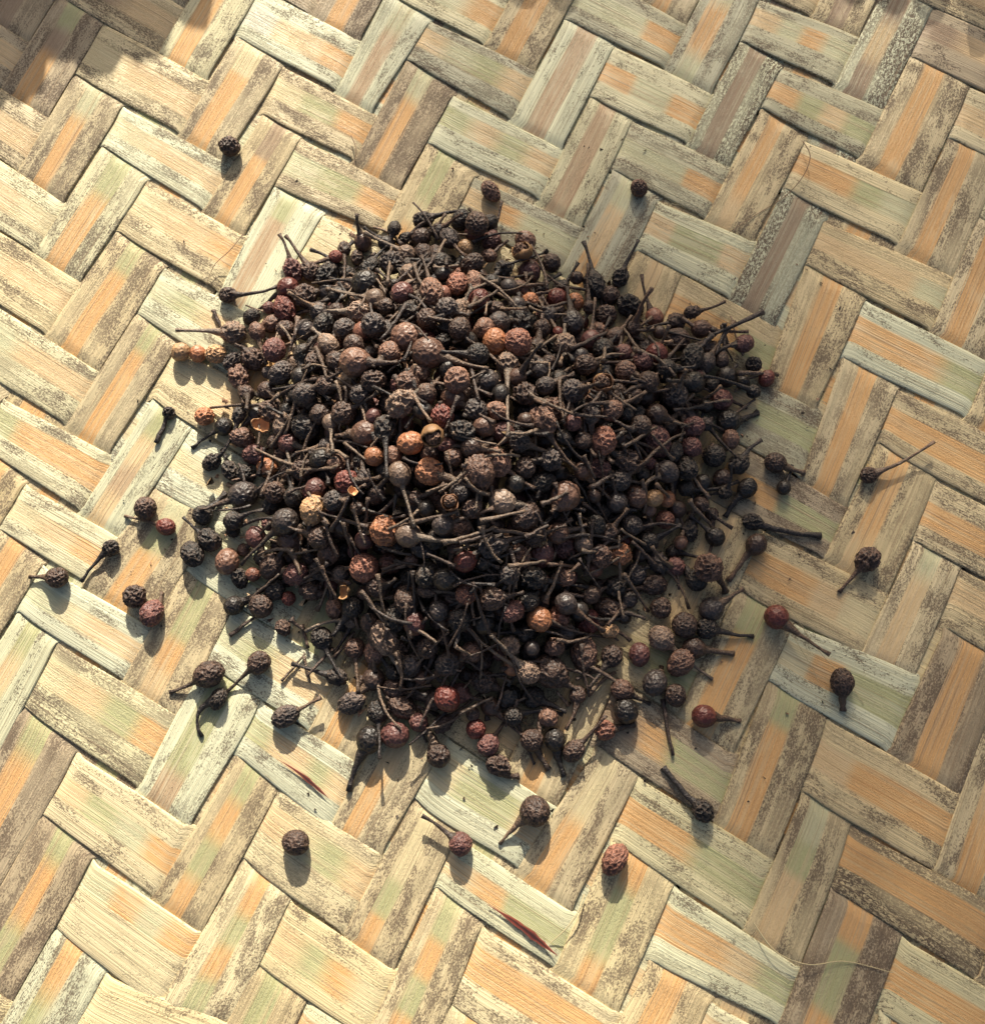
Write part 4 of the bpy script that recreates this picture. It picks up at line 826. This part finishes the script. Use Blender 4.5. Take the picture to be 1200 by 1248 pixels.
for i, b in enumerate(BER):
    P, r = b['P'], b['r']; R3 = b['q'].to_matrix()
    if i in single:
        if b['E'] is not None:
            root = empty('peppercorn', P); tag(root, b['label'], 'peppercorn', GL if b['loose'] else GH)
            o = inst('berry', sized(b['k'], r), R3.to_4x4(), root); o.color = (*b['rgb'], b['wr'])
            V, F = stalk_geo((0, 0, 0), r*.9, b['E']-P, b['rs'], b['bend'], sq(i))
            s = mesh_obj('stalk', V, F, M_STK, root); s.color = (*b['rgbs'], 1)
        else:
            m = R3.to_4x4(); m.translation = Vector(P)
            o = inst('peppercorn', sized(b['k'], r), m); o.color = (*b['rgb'], b['wr'])
            tag(o, b['label'], 'peppercorn', GL if b['loose'] else GH)
    else:
        if cnt[i] == 0 and dist[i] > 0 and (hz(P)[0]-P[2]) > .006: continue
        v, f, rid = LOW[b['k']]
        add_stuff((v*r) @ np.array(R3).T + P, f, b['rgb'], rid, b['wr'])
        if b['E'] is not None and (hz(P)[0]-P[2]) < .004:
            V, F = stalk_geo(P, r*.9, b['E'], b['rs'], b['bend'], sq(i), 5, 6); add_stuff([tuple(q) for q in V], F, b['rgbs'], [.2]*len(V))
# --- loose stalks
stick_no = 0; SEEN = {}
for s in STICKS.replace('\n', ';').split(';'):
    q = s.split('|'); a = q[0].split(); T = 'T' in a; a = [float(x) for x in a if x != 'T']
    if a[4] == 0: continue
    e = []
    for u, v in ((a[0], a[1]), (a[2], a[3])):
        P = px_on_heap(u, v); inside_ = hd(P)[0] > .001
        e.append(px(u, v, P[2]+.0022 + rnd.uniform(-.0004, .001)) if inside_ else px(u, v, .0012))
    V, F = stick_geo((0, 0, 0), e[1]-e[0], a[4]*.001*.85, a[5], sq(900+stick_no), nub=1.3 if not T else .8)
    o = mesh_obj('loose_stalk', V, F, M_STK); o.location = e[0]
    if T:
        o.color = (.02, .015, .014, 1)
        o2 = inst('bud', sized(12, .0012), Matrix.Translation(e[1]-e[0]), o); o2.color = (.02, .016, .015, 1)
    else: o.color = (*(np.array(rnd.choice([(.05, .033, .026), (.08, .055, .04), (.12, .085, .06)]))), 1)
    if len(q) > 1: lab = q[1].strip()
    else:
        b_ = dict(uv=np.array([(a[0]+a[2])/2, (a[1]+a[3])/2])); l, w_ = where(b_)
        ang = math.degrees(math.atan2(-(a[3]-a[1]), a[2]-a[0])) % 180
        dr = 'level' if ang < 20 or ang > 160 else 'upright' if 70 < ang < 110 else 'leaning right' if ang < 90 else 'leaning left'
        lab = f'bare broken stalk, {dr}, {w_} the {l["short"]}'
        kk_ = SEEN[lab] = SEEN.get(lab, 0)+1
        if kk_ > 1: lab = ORD[kk_-1]+lab
    tag(o, lab, 'stalk', 'bare broken stalks in the heap'); stick_no += 1
for k in range(150):
    while True:
        P = np.array([rnd.uniform(lo[0], hi[0]), rnd.uniform(lo[1], hi[1]), 0]); d_ = hd(P)[0]
        if d_ > .001: break
    P[2] = max(.0009, hz(P)[0]+rnd.uniform(.0008, .0022)); an = rnd.uniform(0, 6.28); L = rnd.uniform(.0045, .0105)
    E = P+np.array([math.cos(an), math.sin(an), 0])*L; E[2] = max(.0009, hz(E)[0]+rnd.uniform(.0004, .0030))
    V, F = stick_geo((0, 0, 0), E-P, rnd.uniform(.00020, .00038), rnd.uniform(-.22, .22), sq(5000+k), 6, 8, nub=rnd.choice([1, 1.3, 1.7]))
    o = mesh_obj('loose_stalk', V, F, M_STK); o.location = P
    o.color = (*(np.array(rnd.choice([(.05, .033, .026), (.09, .060, .042), (.14, .10, .07), (.028, .02, .018)]))), 1)
    ua, ub = topx(P), topx(E); b_ = dict(uv=(ua+ub)/2); l, w_ = where(b_)
    ang = math.degrees(math.atan2(-(ub-ua)[1], (ub-ua)[0])) % 180
    dr = 'level' if ang < 20 or ang > 160 else 'upright' if 70 < ang < 110 else 'leaning right' if ang < 90 else 'leaning left'
    lab = f'bare broken stalk, {dr}, {w_} the {l["short"]}'
    kk_ = SEEN[lab] = SEEN.get(lab, 0)+1
    if kk_ > 1: lab = ORD[min(kk_-1, 9)]+lab
    tag(o, lab, 'stalk', 'bare broken stalks in the heap')
# anonymous broken stalks and chips between the berries: too many and too hidden to count
for k in range(210):
    while True:
        P = np.array([rnd.uniform(lo[0], hi[0]), rnd.uniform(lo[1], hi[1]), 0]); d_ = hd(P)[0]
        if d_ > -.002: break
    P[2] = max(.0009, hz(P)[0]+rnd.uniform(-.0025, .0014)); an = rnd.uniform(0, 6.28); L = rnd.uniform(.003, .009)
    E = P+np.array([math.cos(an), math.sin(an), 0])*L; E[2] = max(.0009, hz(E)[0]+rnd.uniform(-.002, .0016))
    V, F = stick_geo(P, E, rnd.uniform(.00022, .00042), rnd.uniform(-.08, .08), sq(k), 5, 6)
    add_stuff([tuple(q) for q in V], F, np.array(rnd.choice([(.05, .033, .026), (.09, .06, .045), (.16, .11, .075), (.03, .022, .02)])), [.3]*len(V))
for k in range(420):
    while True:
        P = np.array([rnd.uniform(lo[0], hi[0]), rnd.uniform(lo[1], hi[1]), 0]); d_ = hd(P)[0]
        if d_ > -.004: break
    P[2] = max(.0010, hz(P)[0]+rnd.uniform(-.0018, .0006)); s_ = rnd.uniform(.0004, .0011)
    vv = [Vector((rnd.uniform(-1, 1), rnd.uniform(-1, 1), rnd.uniform(-.4, .4)))*s_+Vector(P) for _ in range(5)]
    add_stuff([tuple(q) for q in vv], [(0, 1, 2), (0, 2, 3), (0, 3, 1), (1, 2, 4), (2, 3, 4), (3, 1, 4)],
              np.array(rnd.choice([(.30, .19, .09), (.20, .11, .06), (.10, .06, .04), (.36, .26, .15), (.05, .04, .03)])), [.4]*5)
for k in range(2200):                      # crumbs shed onto the mat round the heap
    P = np.array([rnd.uniform(lo[0]-.02, hi[0]+.02), rnd.uniform(lo[1]-.02, hi[1]+.02), 0]); d_ = hd(P)[0]
    if d_ > 0 or rnd.random() > math.exp(d_/.014)*.8: continue
    s_ = rnd.choice([.00010, .00014, .0002, .0003, .00045]); P[2] = .0009
    vv = [Vector((rnd.uniform(-1, 1), rnd.uniform(-1, 1), rnd.uniform(-.5, .5)))*s_+Vector(P) for _ in range(5)]
    add_stuff([tuple(q) for q in vv], [(0, 1, 2), (0, 2, 3), (0, 3, 1), (1, 2, 4), (2, 3, 4), (3, 1, 4)], np.array(rnd.choice([(.20, .12, .07), (.06, .04, .03), (.03, .02, .016)])), [.2]*5)
me = bpy.data.meshes.new('heaped_peppercorns'); VA = np.concatenate(VS)
me.from_pydata(VA.tolist(), [], FS); me.polygons.foreach_set('use_smooth', [True]*len(FS))
at = me.attributes.new('tint', 'FLOAT_COLOR', 'POINT'); at.data.foreach_set('color', np.concatenate(TS).astype(np.float32).ravel())
at = me.attributes.new('ridge', 'FLOAT', 'POINT'); at.data.foreach_set('value', np.concatenate(RS_))
me.materials.append(M_STUFF); me.update()
o = bpy.data.objects.new('heaped_peppercorns', me); C.objects.link(o)
tag(o, 'dark dried peppercorns, broken stalks and chips filling the heap between the larger ones', 'peppercorns', kind='stuff')
print('stuff faces', len(FS))

# ------------------------------------------------------------------ opened shells, twig, fibres, splits
def shell_material(name, inner):
    g = N(name); tc = g.t.nodes.new('ShaderNodeTexCoord').outputs['Object']
    n1 = g.noise(tc, 700, 4, .6); n2 = g.noise(tc, 260, 2, .5)
    g.set(g.b.inputs['Base Color'], g.mix(g.ss(n2, .4, .62), g.mix(n1, inner, tuple(c*.55 for c in inner)), tuple(min(1, c*1.5) for c in inner)))
    g.b.inputs['Roughness'].default_value = .6; g.set(g.b.inputs['Normal'], g.bump(n1, .0002)); return g.m
M_SH = {'golden': shell_material('golden_shell', (.24, .13, .055)), 'orange': shell_material('orange_shell', (.40, .21, .10)),
        'brown': shell_material('brown_shell', (.16, .075, .035))}
def shell(u, v, r, key, direction, cut, seed, label, jag=.25, fold=0.0):
    """a broken, hollow berry skin: open ball with a ragged rim and real thickness"""
    P = px_on_heap(u, v); P = px(u, v, P[2]+.0030); r = r*PXM; rn = random.Random(seed)
    nu, nv = 22, 9; V, F = [], []
    for layer, s in ((0, 1.0), (1, .91)):
        for b_ in range(nv):
            for a_ in range(nu):
                th = 2*math.pi*a_/nu
                top = cut + jag*(math.sin(th*3+seed)+.6*math.sin(th*5+seed*2))*.5 + rn.uniform(-.13, .13)*(layer == 0)
                ph = math.pi - (math.pi-top)*(b_/(nv-1))
                w_ = 1+.10*noise.noise(Vector((math.cos(th), math.sin(th), ph))*1.7+Vector((seed, 0, 0)))-fold*(b_/(nv-1))*(.5+.5*math.sin(th*2))
                V.append(Vector((math.sin(ph)*math.cos(th)*w_, math.sin(ph)*math.sin(th)*w_, math.cos(ph)))*r*s)
    for layer in (0, 1):
        o_ = layer*nu*nv
        for b_ in range(nv-1):
            for a_ in range(nu):
                q = (o_+b_*nu+a_, o_+b_*nu+(a_+1) % nu, o_+(b_+1)*nu+(a_+1) % nu, o_+(b_+1)*nu+a_)
                F.append(q if layer == 0 else q[::-1])
    for a_ in range(nu):
        x, y = (nv-1)*nu+a_, (nv-1)*nu+(a_+1) % nu; F.append((x, y, y+nu*nv, x+nu*nv))
    o = mesh_obj('broken_shell', V, F, M_SH[key]); o.rotation_euler = Vector(direction).to_track_quat('Z', 'Y').to_euler(); o.location = P
    if cut < 1.6:                          # the dried seed still sits in the opened skin
        sd_ = inst('seed', sized(6, r*.70), Matrix.Translation((r*.08, -r*.05, -r*.02)), o); sd_.color = (.085, .045, .028, 1)
    tag(o, label, 'shell', 'broken peppercorn shells in the heap'); return o
shell(318, 517, 12, 'orange', (.1, -.2, 1), 1.75, 3.1, 'ragged bright orange husk with a star-shaped rim at the left of the heap', .75, .2)
shell(636, 306, 13, 'golden', (-.5, .5, .8), 1.15, 1.7, 'open orange-brown shell lit by the sun at the heap\'s top right', .35)
shell(527, 531, 13, 'golden', (.1, -.8, .7), 1.0, 5.3, 'golden cracked shell in the middle of the heap', .4)
shell(548, 612, 10, 'brown', (.2, .1, 1), 1.55, 8.2, 'brown broken shell just below the middle of the heap', .5)
shell(735, 466, 12, 'brown', (-.3, .3, 1), 1.4, 2.2, 'brown hollow shell in the right part of the heap', .3)
shell(712, 475, 7, 'brown', (.6, .1, .8), 1.5, 4.4, 'small brown shell fragment right of the heap\'s middle', .4)
shell(430, 598, 6, 'orange', (.4, .4, .8), 1.6, 6.1, 'tiny orange shell flake under the crimson wrinkled peppercorn', .4)
shell(418, 722, 9, 'golden', (-.4, -.2, .9), 1.7, 7.7, 'torn tan husk flake at the lower left of the heap', .7, .3)

tw_mat_col = (.03, .022, .02, 1)
root = empty('forked_twig', px(885, 402, .004)); tag(root, 'dark forked twig with a long straight end at the heap\'s upper right', 'twig')
base = Vector(px(885, 402, .004))
for (u0, v0, z0, u1, v1, z1, rs, bd) in ((930, 380, .004, 868, 408, .005, .42, .0), (868, 408, .005, 848, 430, .006, .5, .05), (884, 401, .004, 872, 432, .005, .35, .0),
                                        (872, 404, .004, 850, 398, .003, .3, .15), (880, 415, .004, 893, 440, .002, .22, .05), (883, 394, .005, 884, 404, .004, .4, 0)):
    a_, b_ = Vector(px(u0, v0, z0)), Vector(px(u1, v1, z1))
    V, F = stick_geo(a_-base, b_-base, rs*.001, bd, sq(u0), nub=1.2); s = mesh_obj('twig_branch', V, F, M_STK, root); s.color = tw_mat_col

def fibre_material(name, c):
    g = N(name); g.b.inputs['Base Color'].default_value = (*c, 1); g.b.inputs['Roughness'].default_value = .6
    tc = g.t.nodes.new('ShaderNodeTexCoord').outputs['Object']
    g.set(g.b.inputs['Base Color'], g.mix(g.noise(tc, 500, 2, .5), c, tuple(x*.6 for x in c))); return g.m
FB = {'brown': fibre_material('brown_fibre', (.26, .16, .09)), 'pale': fibre_material('pale_fibre', (.62, .52, .30))}
def fibre(pts, rs, key, label, z=.0016):
    P = np.array([px(u, v, z + .0008*math.sin(k*1.3)) for k, (u, v) in enumerate(pts)])
    t = np.linspace(0, len(P)-1, (len(P)-1)*6+1); Q = cr(P, t); V, F = [], []; n_ = len(Q); o0 = Q[0].copy(); Q = Q-o0
    for q in range(n_):
        tg = Vector(Q[min(q+1, n_-1)]-Q[max(q-1, 0)]).normalized(); s = tg.cross(Vector((0, 0, 1))).normalized(); u_ = tg.cross(s)
        for k in range(5):
            a_ = 6.2832*k/5; V.append(Vector(Q[q])+(s*math.cos(a_)+u_*math.sin(a_))*rs*(1-.5*q/n_))
    for q in range(n_-1):
        for k in range(5): F.append((q*5+k, q*5+(k+1) % 5, (q+1)*5+(k+1) % 5, (q+1)*5+k))
    o = mesh_obj('plant_fibre', V, F, FB[key]); o.location = o0; tag(o, label, 'fibre', 'thin fibres lying on the mat')
fibre([(978, 172), (987, 190), (978, 215), (955, 240), (920, 262), (888, 283)], .00011, 'brown', 'thin curved brown fibre on the mat at the upper right')
fibre([(918, 1125), (945, 1160), (985, 1176), (1030, 1172), (1088, 1186)], .00013, 'pale', 'pale curved fibre crossing a dark mottled strip at the lower right')
fibre([(712, 1090), (704, 1112), (690, 1132), (670, 1150)], .00016, 'pale', 'short yellowish fibre near the dark red split at the bottom')
fibre([(428, 165), (434, 182), (431, 201)], .00012, 'brown', 'tiny hooked brown fibre above the heap')
fibre([(296, 285), (280, 305), (262, 322), (252, 345)], .00010, 'brown', 'very thin brown fibre on a pale strip left of the heap\'s top')
fibre([(955, 725), (968, 748), (995, 790), (1040, 840), (1052, 858)], .00008, 'pale', 'hair-thin pale fibre beside the large dark red peppercorn')
fibre([(960, 765), (975, 790), (990, 815), (997, 832)], .00007, 'pale', 'hair-thin short fibre below the large dark red peppercorn')

def split(u0, v0, u1, v1, wmm, name='split'):
    g = N('dark_red_split'); uvn = g.t.nodes.new('ShaderNodeUVMap'); uvn.uv_map = 'uv'
    x, y, _ = g.sep(uvn.outputs[0]); tcn = g.t.nodes.new('ShaderNodeTexCoord').outputs['Object']
    g.set(g.b.inputs['Base Color'], g.mix(g.ss(g.math('ADD', y, g.math('MULTIPLY', g.noise(tcn, 900, 2, .5), .4)), .35, 1.1), (.035, .010, .009), (.26, .06, .035)))
    n_ = 14; V, F, uvs = [], [], []; a_, b_ = px(u0, v0), px(u1, v1); d_ = (b_-a_); nrm = np.array([-d_[1], d_[0], 0])/np.linalg.norm(d_)
    rn = random.Random(int(u0))
    for q in range(n_+1):
        t = q/n_; w_ = wmm*.001*math.sin(math.pi*t**1.3)**1.2*rn.uniform(.75, 1.2)+.00004
        for s, h in ((-1, .0), (0, .00006), (1, .0)):
            V.append(a_+d_*t+nrm*s*w_*.5+nrm*.0003*math.sin(t*4)+np.array([0, 0, ZS+h])); uvs.append((t, abs(s)*.7+abs(t-.62)*.9))
    for q in range(n_):
        for s in (0, 1): F.append((q*3+s, (q+1)*3+s, (q+1)*3+s+1, q*3+s+1))
    o = mesh_obj(name, V, F, g.m, mat_root); o['label'] = 'dark red split in a pale strip'
    ul = o.data.uv_layers.new(name='uv'); li = np.empty(len(o.data.loops), int); o.data.loops.foreach_get('vertex_index', li)
    ul.data.foreach_set('uv', np.array(uvs)[li].astype(np.float32).ravel())
ZS = .00135
split(592, 1100, 680, 1162, 1.2); split(340, 925, 404, 972, .7)

# ------------------------------------------------------------------ added unseen shade casters: leaves close by, and a tree in the sun's path
def leaf_material():
    g = N('green_leaf'); tc = g.t.nodes.new('ShaderNodeTexCoord').outputs['Object']
    g.set(g.b.inputs['Base Color'], g.mix(g.noise(tc, 20, 3, .5), (.04, .09, .02), (.09, .15, .04))); g.b.inputs['Roughness'].default_value = .5; return g.m
M_LEAF = leaf_material()
def leaf_verts(P, nrm, along, L, Wd):
    nrm = Vector(nrm).normalized(); al = Vector(along); al = (al-nrm*al.dot(nrm)).normalized(); sd_ = nrm.cross(al); P = Vector(P)
    prof = [(-.5, 0), (-.3, .36), (0, .5), (.28, .34), (.5, 0), (.28, -.34), (0, -.5), (-.3, -.36)]
    return [P+al*L*a+sd_*Wd*b_+nrm*L*.08*(a*a*2-abs(b_)*.5) for a, b_ in prof]
sun = np.array(SUN)
root = empty('added_shade_sprig', (px(-200, -200, 0)[0]-.03, px(0, -300, 0)[1]+.15, -.004))  # sprig added out of view, its leaves placed to form the corner shadows
tag(root, 'low leafy sprig added out of view to shade the upper corners', 'plant')
rl = Vector(root.location); lrn = random.Random(3)
blobs = [(-60, -10, 110), (40, -60, 60), (0, 10, 60), (-30, 40, 75), (25, 70, 38), (70, 5, 52), (125, 42, 40), (182, 26, 38), (235, -12, 34), (130, -10, 55), (10, -20, 80), (225, 5, 20),
         (640, -18, 26), (690, -12, 24), (1190, -4, 30), (1130, 2, 22), (1085, -10, 24), (1190, 50, 16), (1040, -14, 20)]
prev = Vector((0, 0, 0))
for k, (u, v, rad) in enumerate(blobs):
    d_ = .115+lrn.uniform(-.015, .015); P = Vector(px(u, v, 0)+sun*d_)-rl; Rm = rad*PXM
    V = leaf_verts(P, sun+np.array([lrn.uniform(-.2, .2) for _ in range(3)]), (lrn.uniform(-1, 1), lrn.uniform(-.3, .3), lrn.uniform(-1, 1)), Rm*2.5, Rm*2.0)
    mesh_obj('leaf', V, [(0, 1, 7), (1, 2, 6, 7), (2, 3, 5, 6), (3, 4, 5)], M_LEAF, root)
xs = [Vector(px(-120, -60, 0)+sun*.19)-rl, Vector(px(300, -90, 0)+sun*.2)-rl, Vector(px(800, -100, 0)+sun*.2)-rl, Vector(px(1300, -60, 0)+sun*.2)-rl]
for a_, b_ in ((Vector((0, 0, 0)), xs[0]), (xs[0], xs[1]), (xs[1], xs[2]), (xs[2], xs[3])):
    V, F = stick_geo(a_, b_, .0012, .02, lrn); mesh_obj('stem', V, F, M_LEAF, root)

def half_shade(u, v):
    """share of the sun that gets through the added far tree, as seen on the mat at photograph pixel (u, v)"""
    e = 400+.42*v                        # the sunlit side ends along this slanting line
    return 1-SHADE*float(sm(np.array([(u-e+150)/330]))[0])
SHADE = .74
D0 = 4.3
root = empty('added_shade_tree', (1.3, 4.0, -.004)); tag(root, 'leafy tree added out of view so its thin foliage dims the right side', 'tree'); rl = Vector(root.location)  # tree added out of view, foliage spread to thin the sun on the right
V, F = [], []; fr = random.Random(21); made = 0
LA = .020*.011*.62                         # leaf area seen from the sun
u0, u1, v0, v1 = 150, 1900, -500, 1700
Pa, Pb = px(u0, v0), px(u1, v1); 
area = abs((px(u1, 600)-px(u0, 600))[0])*abs((px(600, v0)-px(600, v1))[1])*math.sin(ELEV)
ntry = int(area/LA*3.0)
for k in range(ntry):
    u, v = fr.uniform(u0, u1), fr.uniform(v0, v1)
    if fr.random() > -math.log(max(.02, half_shade(u, v)))/3.0: continue
    P = Vector(px(u, v, 0)+sun*(D0+fr.uniform(-.35, .5)))-rl
    q = leaf_verts(P, sun+np.array([fr.gauss(0, .5) for _ in range(3)]), [fr.uniform(-1, 1) for _ in range(3)], .020*1.18, .011*1.18)
    F += [tuple(len(V)+x for x in p) for p in ((0, 1, 7), (1, 2, 6, 7), (2, 3, 5, 6), (3, 4, 5))]; V += q
o = mesh_obj('crown', V, F, M_LEAF, root); o['kind'] = 'stuff'; print('leaves', len(V)//8)
g = N('tree_bark'); g.set(g.b.inputs['Base Color'], g.mix(g.noise(g.t.nodes.new('ShaderNodeTexCoord').outputs['Object'], 30, 4, .6), (.09, .06, .04), (.2, .15, .1)))
V, F = stick_geo((0, 0, 0), (.1, .3, 3.0), .07, .03, fr); mesh_obj('trunk', V, F, g.m, root)
V, F = stick_geo((.03, .1, 1.6), Vector(px(1250, 300, 0)+sun*D0)-rl, .02, .05, fr); mesh_obj('limb', V, F, g.m, root)
